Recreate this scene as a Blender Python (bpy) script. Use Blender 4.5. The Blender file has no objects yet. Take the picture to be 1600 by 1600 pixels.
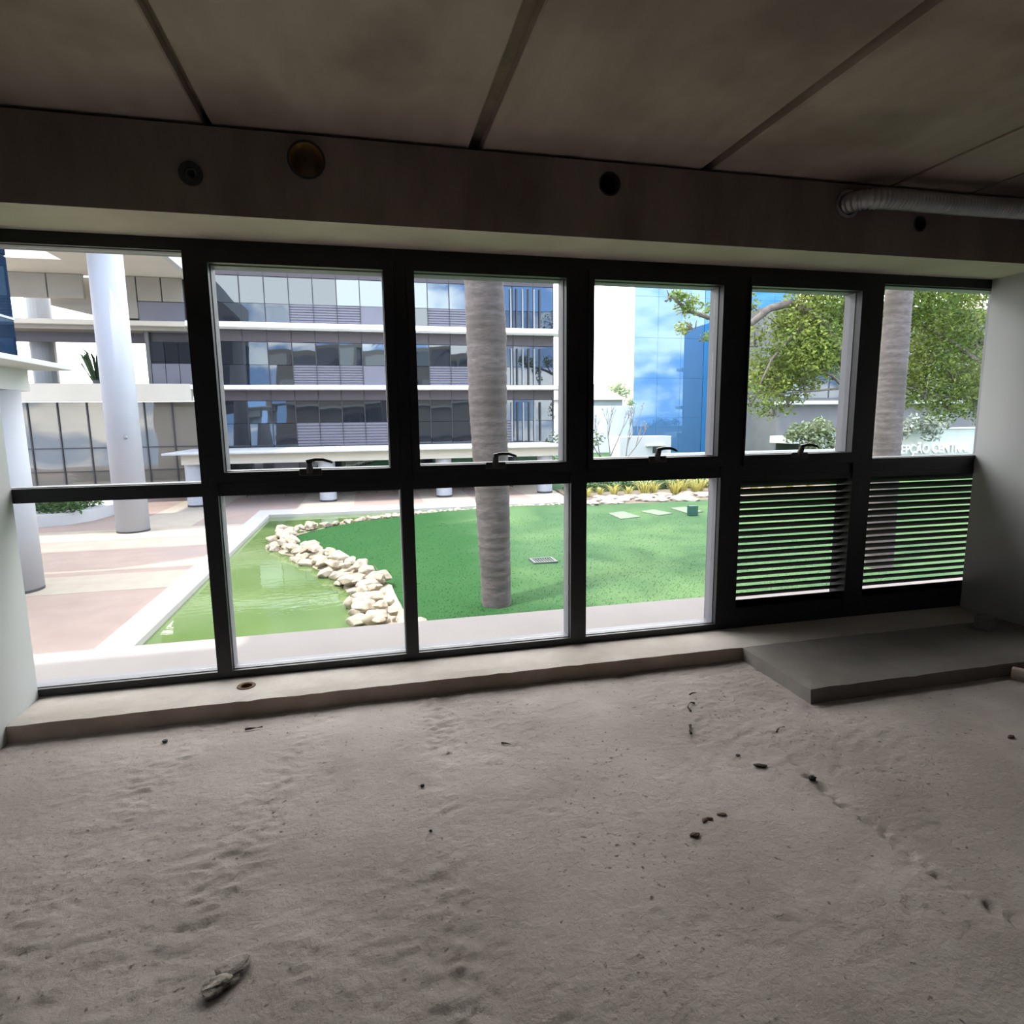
import bpy, bmesh, math, random
import numpy as np
from mathutils import Vector, Matrix, noise as mnoise

random.seed(7)
rng = np.random.default_rng(7)
SC = bpy.context.scene
COL = SC.collection
G = -2.5            # level of the garden and plaza; the room's floor is z = 0

# ------------------------------------------------------------------ camera
cam_d = bpy.data.cameras.new('camera')
cam = bpy.data.objects.new('camera', cam_d)
COL.objects.link(cam)
cam_d.sensor_fit = 'HORIZONTAL'
cam_d.sensor_width = 36.0
cam_d.lens = 955.06 / 1600 * 36
cam_d.clip_start = 0.05
cam_d.clip_end = 1000
_r, _f, _u = (0.9727265, -0.231665, -0.01159641), (0.22746133, 0.96248196, -0.14795208), (0.04543665, 0.14127917, 0.98892654)
cam.matrix_world = Matrix(((_r[0], _u[0], -_f[0], 0), (_r[1], _u[1], -_f[1], 0), (_r[2], _u[2], -_f[2], 1.5), (0, 0, 0, 1)))
SC.camera = cam

# ------------------------------------------------------------------ exposure
SC.view_settings.view_transform = 'Standard'
SC.view_settings.look = 'None'
SC.view_settings.exposure = 1.0
SC.view_settings.gamma = 1.0
SC.view_settings.use_curve_mapping = False
SC.cycles.use_denoising = True
SC.cycles.max_bounces = 10
SC.cycles.diffuse_bounces = 6
SC.cycles.transparent_max_bounces = 16
SC.cycles.sample_clamp_indirect = 8.0

# ------------------------------------------------------------------ sky: blue with bright broken cloud
world = bpy.data.worlds.new('sky')
SC.world = world
world.use_nodes = True
wn, wl = world.node_tree.nodes, world.node_tree.links
wn.clear()
SKY_STRENGTH = 1.0
CLOUD = (4.2, 4.15, 4.0, 1)
BLUE_LOW = (0.75, 1.25, 2.1, 1)
BLUE_HIGH = (0.30, 0.75, 1.9, 1)
def wnode(t, **k):
    n = wn.new(t)
    for a, b in k.items(): setattr(n, a, b)
    return n
tc = wnode('ShaderNodeTexCoord')
sep = wnode('ShaderNodeSeparateXYZ'); wl.new(tc.outputs['Generated'], sep.inputs[0])
mp = wnode('ShaderNodeMapping'); mp.inputs['Scale'].default_value = (1, 1, 2.2); mp.inputs['Location'].default_value = (0.3, 0.1, 0.4)
wl.new(tc.outputs['Generated'], mp.inputs[0])
nz = wnode('ShaderNodeTexNoise'); nz.inputs['Scale'].default_value = 5.0; nz.inputs['Detail'].default_value = 7; nz.inputs['Roughness'].default_value = 0.55
wl.new(mp.outputs[0], nz.inputs['Vector'])
fwd = wnode('ShaderNodeMath', operation='MAXIMUM'); fwd.inputs[1].default_value = 0.0; wl.new(sep.outputs[1], fwd.inputs[0])
bank = wnode('ShaderNodeMath', operation='MULTIPLY_ADD'); bank.inputs[1].default_value = 0.32
wl.new(fwd.outputs[0], bank.inputs[0]); wl.new(nz.outputs[0], bank.inputs[2])          # more cloud over the far side
cr = wnode('ShaderNodeMapRange', interpolation_type='SMOOTHSTEP'); cr.inputs[1].default_value = 0.44; cr.inputs[2].default_value = 0.60
wl.new(bank.outputs[0], cr.inputs[0])
gr = wnode('ShaderNodeMapRange'); gr.inputs[1].default_value = 0.0; gr.inputs[2].default_value = 0.6
wl.new(sep.outputs[2], gr.inputs[0])
mb = wnode('ShaderNodeMix', data_type='RGBA'); mb.inputs[6].default_value = BLUE_LOW; mb.inputs[7].default_value = BLUE_HIGH
wl.new(gr.outputs[0], mb.inputs[0])
mc = wnode('ShaderNodeMix', data_type='RGBA'); mc.inputs[7].default_value = CLOUD
wl.new(cr.outputs[0], mc.inputs[0]); wl.new(mb.outputs[2], mc.inputs[6])
bg = wnode('ShaderNodeBackground'); bg.inputs[1].default_value = SKY_STRENGTH
wl.new(mc.outputs[2], bg.inputs[0])
wo = wnode('ShaderNodeOutputWorld'); wl.new(bg.outputs[0], wo.inputs[0])

# ------------------------------------------------------------------ sun, nearly overhead
sun_d = bpy.data.lights.new('sun', 'SUN')
sun_d.energy = 3.2
sun_d.angle = math.radians(1.5)
sun_d.color = (1.0, 0.95, 0.86)
sun = bpy.data.objects.new('sun', sun_d)
COL.objects.link(sun)
sun.rotation_euler = Vector((-0.36, -0.16, 0.92)).to_track_quat('Z', 'Y').to_euler()
sun.location = (0, 20, 30)

# ================================================================== helpers
def link(o):
    COL.objects.link(o); return o

def tag(o, label=None, cat=None, group=None, kind=None):
    if label: o['label'] = label
    if cat: o['category'] = cat
    if group: o['group'] = group
    if kind: o['kind'] = kind
    return o

def empty(name, loc=(0, 0, 0)):
    o = bpy.data.objects.new(name, None); o.location = loc; o.empty_display_size = 0.1
    return link(o)

def setmat(me, m):
    for x in (m if isinstance(m, (list, tuple)) else [m]): me.materials.append(x)

def worldpos(o):
    v = Vector((0, 0, 0))
    while o is not None:
        v += o.location; o = o.parent
    return v

def obj(name, bm, m, parent=None, smooth=False, local=False):
    """Link a bmesh as one mesh object. Its coordinates are the scene's unless local."""
    me = bpy.data.meshes.new(name)
    if isinstance(bm, bmesh.types.BMesh):
        bm.to_mesh(me); bm.free()
    else:
        me.from_pydata(bm[0], [], bm[1])
    if smooth:
        me.polygons.foreach_set('use_smooth', [True] * len(me.polygons))
    setmat(me, m)
    o = bpy.data.objects.new(name, me)
    if parent is not None:
        o.parent = parent
        if not local: o.location = -worldpos(parent)
    return link(o)

def share(name, me, parent, loc, rot=(0, 0, 0), scale=(1, 1, 1)):
    """Another object on an existing mesh; loc in scene coordinates."""
    o = bpy.data.objects.new(name, me)
    if parent is not None:
        o.parent = parent; o.location = Vector(loc) - worldpos(parent)
    else:
        o.location = loc
    o.rotation_euler = rot; o.scale = scale
    return link(o)

def B(): return bmesh.new()

def box(bm, x0, x1, y0, y1, z0, z1):
    v = [bm.verts.new(p) for p in ((x0, y0, z0), (x1, y0, z0), (x1, y1, z0), (x0, y1, z0), (x0, y0, z1), (x1, y0, z1), (x1, y1, z1), (x0, y1, z1))]
    for f in ((3, 2, 1, 0), (4, 5, 6, 7), (0, 1, 5, 4), (1, 2, 6, 5), (2, 3, 7, 6), (3, 0, 4, 7)):
        bm.faces.new([v[i] for i in f])
    return bm

def boxbm(*a): return box(B(), *a)

def bevelled(bm, w, seg=2):
    bmesh.ops.bevel(bm, geom=bm.edges[:], offset=w, segments=seg, affect='EDGES', profile=0.5)
    return bm

def prism(bm, pts, z0, z1):
    a = [bm.verts.new((x, y, z0)) for x, y in pts]; b = [bm.verts.new((x, y, z1)) for x, y in pts]
    n = len(pts)
    bm.faces.new(a[::-1]); bm.faces.new(b)
    for i in range(n): bm.faces.new((a[i], a[(i + 1) % n], b[(i + 1) % n], b[i]))
    return bm

def tube(bm, pts, radii, seg=8, caps=True):
    pts = [Vector(p) for p in pts]
    if not isinstance(radii, (list, tuple)): radii = [radii] * len(pts)
    rings = []; ref = None
    for i, p in enumerate(pts):
        d = (pts[min(i + 1, len(pts) - 1)] - pts[max(i - 1, 0)]).normalized()
        if ref is None:
            ref = d.orthogonal().normalized()
        ref = (ref - d * ref.dot(d)).normalized()
        w = d.cross(ref)
        rings.append([bm.verts.new(p + (ref * math.cos(2 * math.pi * k / seg) + w * math.sin(2 * math.pi * k / seg)) * radii[i]) for k in range(seg)])
    for a, b in zip(rings, rings[1:]):
        for k in range(seg): bm.faces.new((a[k], a[(k + 1) % seg], b[(k + 1) % seg], b[k]))
    if caps:
        bm.faces.new(rings[0][::-1]); bm.faces.new(rings[-1])
    return bm

def lathe(bm, cx, cy, prof, seg=24, caps=True):
    rings = [[bm.verts.new((cx + r * math.cos(2 * math.pi * k / seg), cy + r * math.sin(2 * math.pi * k / seg), z)) for k in range(seg)] for r, z in prof]
    for a, b in zip(rings, rings[1:]):
        for k in range(seg): bm.faces.new((a[k], a[(k + 1) % seg], b[(k + 1) % seg], b[k]))
    if caps:
        bm.faces.new(rings[0][::-1]); bm.faces.new(rings[-1])
    return bm

def cylY(bm, x, z, r, y0, y1, seg=28):
    return tube(bm, [(x, y0, z), (x, y1, z)], r, seg)

def ringY(bm, x, z, r0, r1, y0, y1, seg=28):
    """A short pipe with its axis along y."""
    prof = [(r1, y0), (r1, y1), (r0, y1), (r0, y0)]
    rings = [[bm.verts.new((x + r * math.cos(2 * math.pi * k / seg), y, z + r * math.sin(2 * math.pi * k / seg))) for k in range(seg)] for r, y in prof]
    for i in range(4):
        a, b = rings[i], rings[(i + 1) % 4]
        for k in range(seg): bm.faces.new((a[k], a[(k + 1) % seg], b[(k + 1) % seg], b[k]))
    return bm

def cut(o, cutters):
    for c in cutters:
        me = bpy.data.meshes.new('cutter'); c.to_mesh(me); c.free()
        co = link(bpy.data.objects.new('cutter', me))
        if len(o.data.materials): me.materials.append(o.data.materials[0])
        md = o.modifiers.new('cut', 'BOOLEAN'); md.operation = 'DIFFERENCE'; md.solver = 'EXACT'; md.object = co
        bpy.context.view_layer.update()
        dg = bpy.context.evaluated_depsgraph_get()
        new = bpy.data.meshes.new_from_object(o.evaluated_get(dg))
        o.modifiers.clear(); o.data = new
        bpy.data.objects.remove(co)
    return o

def vnoise(x, y, s, seed=0):
    """Smooth value noise on arrays."""
    x = x / s + 1000.0; y = y / s + 1000.0
    xi = np.floor(x).astype(np.int64); yi = np.floor(y).astype(np.int64)
    fx = x - xi; fy = y - yi
    fx = fx * fx * (3 - 2 * fx); fy = fy * fy * (3 - 2 * fy)
    def h(a, b):
        n = (a * 374761393 + b * 668265263 + seed * 1442695041) & 0x7fffffff
        n = ((n ^ (n >> 13)) * 1274126177) & 0x7fffffff
        return ((n ^ (n >> 16)) & 0xffff) / 65535.0
    return (h(xi, yi) * (1 - fx) + h(xi + 1, yi) * fx) * (1 - fy) + (h(xi, yi + 1) * (1 - fx) + h(xi + 1, yi + 1) * fx) * fy

# ------------------------------------------------------------------ materials
def mat(name, c1, c2=None, scale=4.0, rough=0.8, bump=0.0, bscale=None, metal=0.0, spec=0.5, stretch=(1, 1, 1), detail=6, lo=0.35, hi=0.65, bdist=0.01, island=0.0, trans=0.0, c3=None, s3=1.0):
    c1 = tuple(v * K for v in c1); c2 = c2 and tuple(v * K for v in c2); c3 = c3 and tuple(v * K for v in c3)
    m = bpy.data.materials.new(name); m.use_nodes = True
    n, l = m.node_tree.nodes, m.node_tree.links
    p = n['Principled BSDF']
    p.inputs['Roughness'].default_value = rough; p.inputs['Metallic'].default_value = metal
    p.inputs['Specular IOR Level'].default_value = spec
    p.inputs['Base Color'].default_value = (*c1, 1)
    t = n.new('ShaderNodeTexCoord'); mpn = n.new('ShaderNodeMapping'); mpn.inputs['Scale'].default_value = stretch
    l.new(t.outputs['Object'], mpn.inputs[0])
    out = None
    if c2 is not None:
        z = n.new('ShaderNodeTexNoise'); z.inputs['Scale'].default_value = scale; z.inputs['Detail'].default_value = detail; z.inputs['Roughness'].default_value = 0.6
        l.new(mpn.outputs[0], z.inputs['Vector'])
        r = n.new('ShaderNodeValToRGB'); r.color_ramp.elements[0].position = lo; r.color_ramp.elements[1].position = hi
        r.color_ramp.elements[0].color = (*c1, 1); r.color_ramp.elements[1].color = (*c2, 1)
        l.new(z.outputs[0], r.inputs[0]); out = r.outputs[0]
        if c3 is not None:
            z3 = n.new('ShaderNodeTexNoise'); z3.inputs['Scale'].default_value = s3; z3.inputs['Detail'].default_value = 4
            l.new(t.outputs['Object'], z3.inputs['Vector'])
            mr = n.new('ShaderNodeMapRange'); mr.inputs[1].default_value = 0.48; mr.inputs[2].default_value = 0.68
            l.new(z3.outputs[0], mr.inputs[0])
            mx = n.new('ShaderNodeMix'); mx.data_type = 'RGBA'; mx.inputs[7].default_value = (*c3, 1)
            l.new(mr.outputs[0], mx.inputs[0]); l.new(out, mx.inputs[6]); out = mx.outputs[2]
    if island > 0:
        ge = n.new('ShaderNodeNewGeometry'); hs = n.new('ShaderNodeHueSaturation')
        mm = n.new('ShaderNodeMapRange'); mm.inputs[3].default_value = 1 - island; mm.inputs[4].default_value = 1 + island
        l.new(ge.outputs['Random Per Island'], mm.inputs[0]); l.new(mm.outputs[0], hs.inputs['Value'])
        if out is not None: l.new(out, hs.inputs['Color'])
        else: hs.inputs['Color'].default_value = (*c1, 1)
        out = hs.outputs[0]
    if out is not None: l.new(out, p.inputs['Base Color'])
    if bump > 0:
        zb = n.new('ShaderNodeTexNoise'); zb.inputs['Scale'].default_value = bscale or scale * 6; zb.inputs['Detail'].default_value = 8; zb.inputs['Roughness'].default_value = 0.65
        l.new(mpn.outputs[0], zb.inputs['Vector'])
        bn = n.new('ShaderNodeBump'); bn.inputs['Strength'].default_value = bump; bn.inputs['Distance'].default_value = bdist
        l.new(zb.outputs[0], bn.inputs['Height']); l.new(bn.outputs[0], p.inputs['Normal'])
    if trans > 0:
        tr = n.new('ShaderNodeBsdfTranslucent'); ms = n.new('ShaderNodeMixShader'); ms.inputs[0].default_value = trans
        if out is not None: l.new(out, tr.inputs[0])
        else: tr.inputs[0].default_value = (*c1, 1)
        o = n['Material Output']
        l.new(p.outputs[0], ms.inputs[1]); l.new(tr.outputs[0], ms.inputs[2]); l.new(ms.outputs[0], o.inputs[0])
    return m

def glassy(name, base, tint, refl, rough=0.02, wob=0.0, wscale=0.3):
    """Reflective solar-control glass: dark body colour under a partial mirror coat."""
    base = tuple(v * K for v in base); tint = tuple(v * K for v in tint)
    m = bpy.data.materials.new(name); m.use_nodes = True
    n, l = m.node_tree.nodes, m.node_tree.links
    for x in list(n):
        if x.type == 'BSDF_PRINCIPLED': n.remove(x)
    d = n.new('ShaderNodeBsdfDiffuse'); d.inputs[0].default_value = (*base, 1)
    g = n.new('ShaderNodeBsdfGlossy'); g.inputs[0].default_value = (*tint, 1); g.inputs['Roughness'].default_value = rough
    s = n.new('ShaderNodeMixShader'); s.inputs[0].default_value = refl
    if wob > 0:
        t = n.new('ShaderNodeTexCoord'); z = n.new('ShaderNodeTexNoise'); z.inputs['Scale'].default_value = wscale; z.inputs['Detail'].default_value = 1
        l.new(t.outputs['Object'], z.inputs['Vector'])
        b = n.new('ShaderNodeBump'); b.inputs['Strength'].default_value = wob; b.inputs['Distance'].default_value = 0.1
        l.new(z.outputs[0], b.inputs['Height']); l.new(b.outputs[0], g.inputs['Normal'])
    l.new(d.outputs[0], s.inputs[1]); l.new(g.outputs[0], s.inputs[2]); l.new(s.outputs[0], n['Material Output'].inputs[0])
    return m

def clearglass(name, tint=(0.97, 0.98, 0.98)):
    m = bpy.data.materials.new(name); m.use_nodes = True
    n, l = m.node_tree.nodes, m.node_tree.links
    for x in list(n):
        if x.type == 'BSDF_PRINCIPLED': n.remove(x)
    t = n.new('ShaderNodeBsdfTransparent'); t.inputs[0].default_value = (*tint, 1)
    g = n.new('ShaderNodeBsdfGlossy'); g.inputs['Roughness'].default_value = 0.0
    f = n.new('ShaderNodeLayerWeight'); f.inputs['Blend'].default_value = 0.5
    pw = n.new('ShaderNodeMath'); pw.operation = 'POWER'; pw.inputs[1].default_value = 5.0; l.new(f.outputs['Facing'], pw.inputs[0])
    ma = n.new('ShaderNodeMath'); ma.operation = 'MULTIPLY_ADD'; ma.inputs[1].default_value = 0.9; ma.inputs[2].default_value = 0.012; l.new(pw.outputs[0], ma.inputs[0])
    s = n.new('ShaderNodeMixShader')
    l.new(ma.outputs[0], s.inputs[0]); l.new(t.outputs[0], s.inputs[1]); l.new(g.outputs[0], s.inputs[2]); l.new(s.outputs[0], n['Material Output'].inputs[0])
    return m

M = {}
K = 1.0
M['floor'] = mat('rough_screed', (0.330, 0.283, 0.266), (0.42, 0.368, 0.349), scale=2.2, rough=0.95, bump=0.6, bscale=48, bdist=0.012, spec=0.2, c3=(0.30, 0.256, 0.242), s3=0.9)
M['kerb'] = mat('kerb_concrete', (0.34, 0.27, 0.235), (0.46, 0.38, 0.335), scale=3, rough=0.9, bump=0.35, bscale=40, spec=0.2, c3=(0.30, 0.24, 0.19), s3=1.7)
M['kerbtop'] = mat('lit_kerb_top', (0.37, 0.335, 0.31), (0.44, 0.405, 0.375), scale=3, rough=0.95, bump=0.3, bscale=40, spec=0.1, c3=(0.34, 0.30, 0.27), s3=2.2)
M['soffit'] = mat('lit_beam_soffit', (0.50, 0.435, 0.36), (0.60, 0.53, 0.45), scale=2, rough=0.9, bump=0.1, bscale=20, spec=0.1)
M['platform'] = mat('platform_concrete', (0.165, 0.148, 0.138), (0.215, 0.197, 0.185), scale=2.5, rough=0.9, bump=0.3, bscale=45, spec=0.2)
M['slab'] = mat('ceiling_concrete', (0.29, 0.222, 0.188), (0.40, 0.318, 0.275), scale=1.6, rough=0.9, bump=0.12, bscale=20, spec=0.2, stretch=(1.6, 0.45, 1), c3=(0.225, 0.17, 0.145), s3=1.3, lo=0.3, hi=0.6)
M['joint'] = mat('joint_mortar', (0.20, 0.155, 0.115), (0.28, 0.22, 0.165), scale=9, rough=0.95, bump=0.4, bscale=50)
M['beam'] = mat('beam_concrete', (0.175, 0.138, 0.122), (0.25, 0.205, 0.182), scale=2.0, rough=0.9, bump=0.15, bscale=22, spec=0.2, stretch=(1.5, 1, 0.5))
M['paint'] = mat('white_wall_paint', (0.45, 0.47, 0.475), (0.48, 0.50, 0.505), scale=1.2, rough=0.7, bump=0.03, bscale=60)
M['frame'] = mat('black_aluminium', (0.006, 0.006, 0.009), (0.009, 0.009, 0.013), scale=3, rough=0.42, spec=0.45)
M['louvre'] = mat('matt_black_louvre', (0.006, 0.005, 0.008), (0.009, 0.008, 0.011), scale=5, rough=0.7, spec=0.12)
M['lit_reveal'] = mat('lit_reveal_grey', (0.150, 0.150, 0.175), (0.165, 0.165, 0.19), scale=3, rough=0.5, spec=0.4)
M['handle'] = mat('black_handle', (0.012, 0.012, 0.012), (0.02, 0.02, 0.02), scale=8, rough=0.3)
M['pane'] = clearglass('window_glass')
M['rubber'] = mat('black_rubber', (0.015, 0.015, 0.016), (0.03, 0.03, 0.03), scale=9, rough=0.6)
M['shadepaint'] = mat('shaded_wall_paint', (0.37, 0.375, 0.38), (0.40, 0.405, 0.41), scale=1.2, rough=0.75, bump=0.03, bscale=60)  # the left wall's white, darkened in colour to stand for shade
M['brass'] = mat('yellowed_pipe', (0.34, 0.19, 0.045), (0.42, 0.25, 0.075), scale=7, rough=0.6, metal=0.0, spec=0.1)
M['duct'] = mat('silver_duct_foil', (0.42, 0.41, 0.42), (0.50, 0.49, 0.495), scale=9, rough=0.42, metal=0.75, bump=0.2, bscale=60)
M['twig'] = mat('twig_bark', (0.035, 0.027, 0.02), (0.06, 0.045, 0.035), scale=30, rough=0.9)
M['rubble'] = mat('broken_mortar', (0.40, 0.36, 0.32), (0.10, 0.085, 0.07), scale=14, rough=0.95, bump=0.5, bscale=60, lo=0.45, hi=0.6)
M['drain'] = mat('rusty_drain', (0.06, 0.035, 0.02), (0.12, 0.065, 0.035), scale=20, rough=0.9)
# outside: daylight is far stronger than the room's light, so these are mid to dark tones
K = 0.5
M['ledge'] = mat('pale_ledge', (0.42, 0.375, 0.37), (0.47, 0.42, 0.41), scale=1.5, rough=0.85, bump=0.08, bscale=50)
M['cream'] = mat('cream_render', (0.98, 0.89, 0.74), (1.04, 0.95, 0.80), scale=0.7, rough=0.8)
M['sunlitwhite'] = mat('sunlit_white_render', (1.6, 1.6, 1.55), (1.66, 1.66, 1.62), scale=0.8, rough=0.75)  # lighter copy of the white render, sunlight put into its colour
M['leaffar'] = mat('far_pale_leaf', (0.62, 0.74, 0.42), (0.85, 0.95, 0.62), scale=0.6, rough=0.7, island=0.3, trans=0.4, spec=0.1)
M['white'] = mat('white_render', (0.80, 0.80, 0.78), (0.84, 0.84, 0.82), scale=0.8, rough=0.75)
M['colpaint'] = mat('column_paint', (0.70, 0.71, 0.76), (0.74, 0.75, 0.80), scale=0.9, rough=0.6, spec=0.15)
M['colgrey'] = mat('grey_column_paint', (0.40, 0.41, 0.42), (0.44, 0.45, 0.46), scale=0.9, rough=0.5)
M['dark'] = mat('dark_base_ring', (0.05, 0.05, 0.055), (0.07, 0.07, 0.075), scale=5, rough=0.6)
M['pave'] = mat('pink_paving', (0.50, 0.36, 0.295), (0.58, 0.43, 0.355), scale=1.3, rough=0.9, bump=0.12, bscale=14, c3=(0.47, 0.37, 0.33), s3=0.25)
M['band'] = mat('cream_paving', (0.60, 0.51, 0.40), (0.67, 0.58, 0.46), scale=1.6, rough=0.9)
M['pondkerb'] = mat('pond_kerb_stone', (0.66, 0.63, 0.57), (0.72, 0.69, 0.64), scale=2, rough=0.8)
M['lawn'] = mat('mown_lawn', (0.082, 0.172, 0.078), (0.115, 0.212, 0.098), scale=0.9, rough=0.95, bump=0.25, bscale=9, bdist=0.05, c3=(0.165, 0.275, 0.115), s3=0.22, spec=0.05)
def grit(m, scale, lo, hi, col):
    n, l = m.node_tree.nodes, m.node_tree.links
    p = n['Principled BSDF']; src = p.inputs['Base Color'].links[0].from_socket
    t = n.new('ShaderNodeTexCoord')
    z = n.new('ShaderNodeTexNoise'); z.inputs['Scale'].default_value = scale; z.inputs['Detail'].default_value = 3; l.new(t.outputs['Object'], z.inputs['Vector'])
    z2 = n.new('ShaderNodeTexNoise'); z2.inputs['Scale'].default_value = 1.7; z2.inputs['Detail'].default_value = 2; l.new(t.outputs['Object'], z2.inputs['Vector'])
    a = n.new('ShaderNodeMath'); a.operation = 'MULTIPLY_ADD'; a.inputs[1].default_value = 0.25; l.new(z2.outputs[0], a.inputs[0]); l.new(z.outputs[0], a.inputs[2])
    mr = n.new('ShaderNodeMapRange'); mr.inputs[1].default_value = lo; mr.inputs[2].default_value = hi; l.new(a.outputs[0], mr.inputs[0])
    mx = n.new('ShaderNodeMix'); mx.data_type = 'RGBA'; mx.inputs[7].default_value = (*col, 1)
    l.new(mr.outputs[0], mx.inputs[0]); l.new(src, mx.inputs[6]); l.new(mx.outputs[2], p.inputs['Base Color'])
grit(M['floor'], 42, 0.785, 0.88, (0.14, 0.115, 0.10))
def lawn_shade(m):
    # shade painted into the turf colour: dark near the boulders, fading to the right
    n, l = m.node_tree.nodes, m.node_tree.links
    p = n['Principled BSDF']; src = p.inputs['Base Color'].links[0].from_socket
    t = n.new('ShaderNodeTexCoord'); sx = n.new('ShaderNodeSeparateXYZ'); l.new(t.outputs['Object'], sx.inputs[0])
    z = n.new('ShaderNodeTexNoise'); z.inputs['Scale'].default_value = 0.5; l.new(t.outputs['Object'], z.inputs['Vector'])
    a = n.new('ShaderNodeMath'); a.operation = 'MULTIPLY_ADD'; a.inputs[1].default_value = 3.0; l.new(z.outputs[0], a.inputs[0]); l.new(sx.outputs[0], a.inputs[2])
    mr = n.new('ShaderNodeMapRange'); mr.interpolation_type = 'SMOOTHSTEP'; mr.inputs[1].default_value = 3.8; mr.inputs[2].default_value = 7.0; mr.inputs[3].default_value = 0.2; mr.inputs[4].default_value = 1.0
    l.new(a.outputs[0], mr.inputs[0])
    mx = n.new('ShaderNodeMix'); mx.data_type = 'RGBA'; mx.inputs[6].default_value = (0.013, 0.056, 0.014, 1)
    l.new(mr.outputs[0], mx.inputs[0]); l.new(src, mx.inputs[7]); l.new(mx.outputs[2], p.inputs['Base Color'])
lawn_shade(M['lawn'])
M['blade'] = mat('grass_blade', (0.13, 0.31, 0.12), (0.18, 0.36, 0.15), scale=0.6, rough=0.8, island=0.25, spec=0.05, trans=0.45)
lawn_shade(M['blade'])
M['rock'] = mat('cream_boulder', (0.56, 0.455, 0.315), (0.70, 0.60, 0.44), scale=3.5, rough=0.9, bump=0.3, bscale=12, c3=(0.45, 0.36, 0.26), s3=2.5)
M['palm'] = mat('palm_bark', (0.145, 0.115, 0.11), (0.235, 0.195, 0.185), scale=5, rough=0.9, bump=0.4, bscale=16, bdist=0.02, stretch=(1, 1, 3.0), c3=(0.13, 0.105, 0.09), s3=1.0)
M['frond'] = mat('palm_frond', (0.05, 0.13, 0.03), (0.08, 0.18, 0.04), scale=2, rough=0.5, trans=0.3)
M['crownshaft'] = mat('palm_crownshaft', (0.14, 0.25, 0.08), (0.18, 0.30, 0.10), scale=2, rough=0.45)
M['leaf'] = mat('tree_leaf', (0.17, 0.29, 0.06), (0.44, 0.50, 0.11), scale=0.5, rough=0.6, island=0.5, trans=0.45, spec=0.2)
M['leafblue'] = mat('thin_leaf', (0.05, 0.11, 0.045), (0.09, 0.16, 0.06), scale=0.6, rough=0.55, island=0.4, trans=0.3)
M['leafpale'] = mat('pale_leaf', (0.20, 0.28, 0.11), (0.36, 0.42, 0.22), scale=0.8, rough=0.6, island=0.4, trans=0.25)
M['leafwhite'] = mat('variegated_leaf', (0.55, 0.58, 0.48), (0.22, 0.28, 0.18), scale=3, rough=0.6, island=0.4, trans=0.2)
M['leafhedge'] = mat('hedge_leaf', (0.04, 0.13, 0.02), (0.11, 0.22, 0.04), scale=2, rough=0.5, island=0.5, trans=0.2)
M['leafyellow'] = mat('yellow_blade', (0.74, 0.64, 0.12), (0.92, 0.86, 0.34), scale=1.2, rough=0.6, island=0.3, trans=0.3)
M['bark'] = mat('tree_bark', (0.15, 0.115, 0.09), (0.26, 0.21, 0.175), scale=5, rough=0.9, bump=0.4, bscale=18)
M['barkpale'] = mat('pale_bark', (0.30, 0.26, 0.23), (0.40, 0.36, 0.32), scale=5, rough=0.9)
M['barkgrey'] = mat('grey_bark', (0.42, 0.37, 0.33), (0.56, 0.50, 0.46), scale=5, rough=0.9)
M['flagstone'] = mat('flat_bed_stone', (0.44, 0.35, 0.285), (0.54, 0.45, 0.375), scale=2.5, rough=0.9, bump=0.2, bscale=14)
M['slabgreen'] = mat('pale_paving_slab', (0.20, 0.265, 0.165), (0.235, 0.30, 0.19), scale=3, rough=0.85)
M['boxgreen'] = mat('green_box_paint', (0.015, 0.10, 0.065), (0.02, 0.12, 0.08), scale=4, rough=0.5)
M['grate'] = mat('grey_grate', (0.10, 0.13, 0.11), (0.14, 0.17, 0.15), scale=5, rough=0.6)
M['soil'] = mat('bed_soil', (0.20, 0.15, 0.10), (0.28, 0.22, 0.15), scale=4, rough=1.0)
# buildings
M['spandrel'] = mat('lilac_grey_panel', (0.235, 0.225, 0.275), (0.26, 0.25, 0.30), scale=0.8, rough=0.45)
M['bulkhead'] = mat('dark_bulkhead', (0.115, 0.09, 0.105), (0.13, 0.105, 0.12), scale=0.7, rough=0.5)
M['beige'] = mat('beige_panel', (0.43, 0.38, 0.31), (0.47, 0.42, 0.35), scale=0.8, rough=0.6)
M['mullion'] = mat('dark_mullion', (0.045, 0.04, 0.05), (0.06, 0.055, 0.065), scale=3, rough=0.5)
M['glass_dark'] = glassy('facade_glass_dark', (0.035, 0.04, 0.05), (0.75, 0.85, 0.95), 0.16, wob=0.25, wscale=0.35)
M['glass_mid'] = glassy('facade_glass_mid', (0.05, 0.06, 0.075), (0.72, 0.86, 0.98), 0.27, wob=0.3, wscale=0.3)
M['glass_left'] = glassy('glass_brown_reflection', (0.30, 0.265, 0.22), (0.90, 0.88, 0.83), 0.13, wob=0.3, wscale=0.3)  # warm body colour stands in for the brownish reflection of a building
M['glass_blue'] = glassy('blue_mirror_glass', (0.10, 0.27, 0.54), (0.66, 0.84, 1.0), 0.22, wob=0.06, wscale=0.2)
M['glass_blue_deep'] = glassy('blue_mirror_glass_deep', (0.06, 0.29, 0.66), (0.50, 0.80, 1.0), 0.14, wob=0.06, wscale=0.2)
M['glass_navy'] = glassy('navy_glass', (0.015, 0.035, 0.075), (0.45, 0.65, 0.9), 0.20)
M['greywall'] = mat('grey_facade', (0.19, 0.19, 0.19), (0.23, 0.23, 0.225), scale=0.8, rough=0.6)
M['rooftile'] = mat('pale_roof_tile', (0.50, 0.36, 0.28), (0.58, 0.44, 0.36), scale=1.2, rough=0.85)
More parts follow.
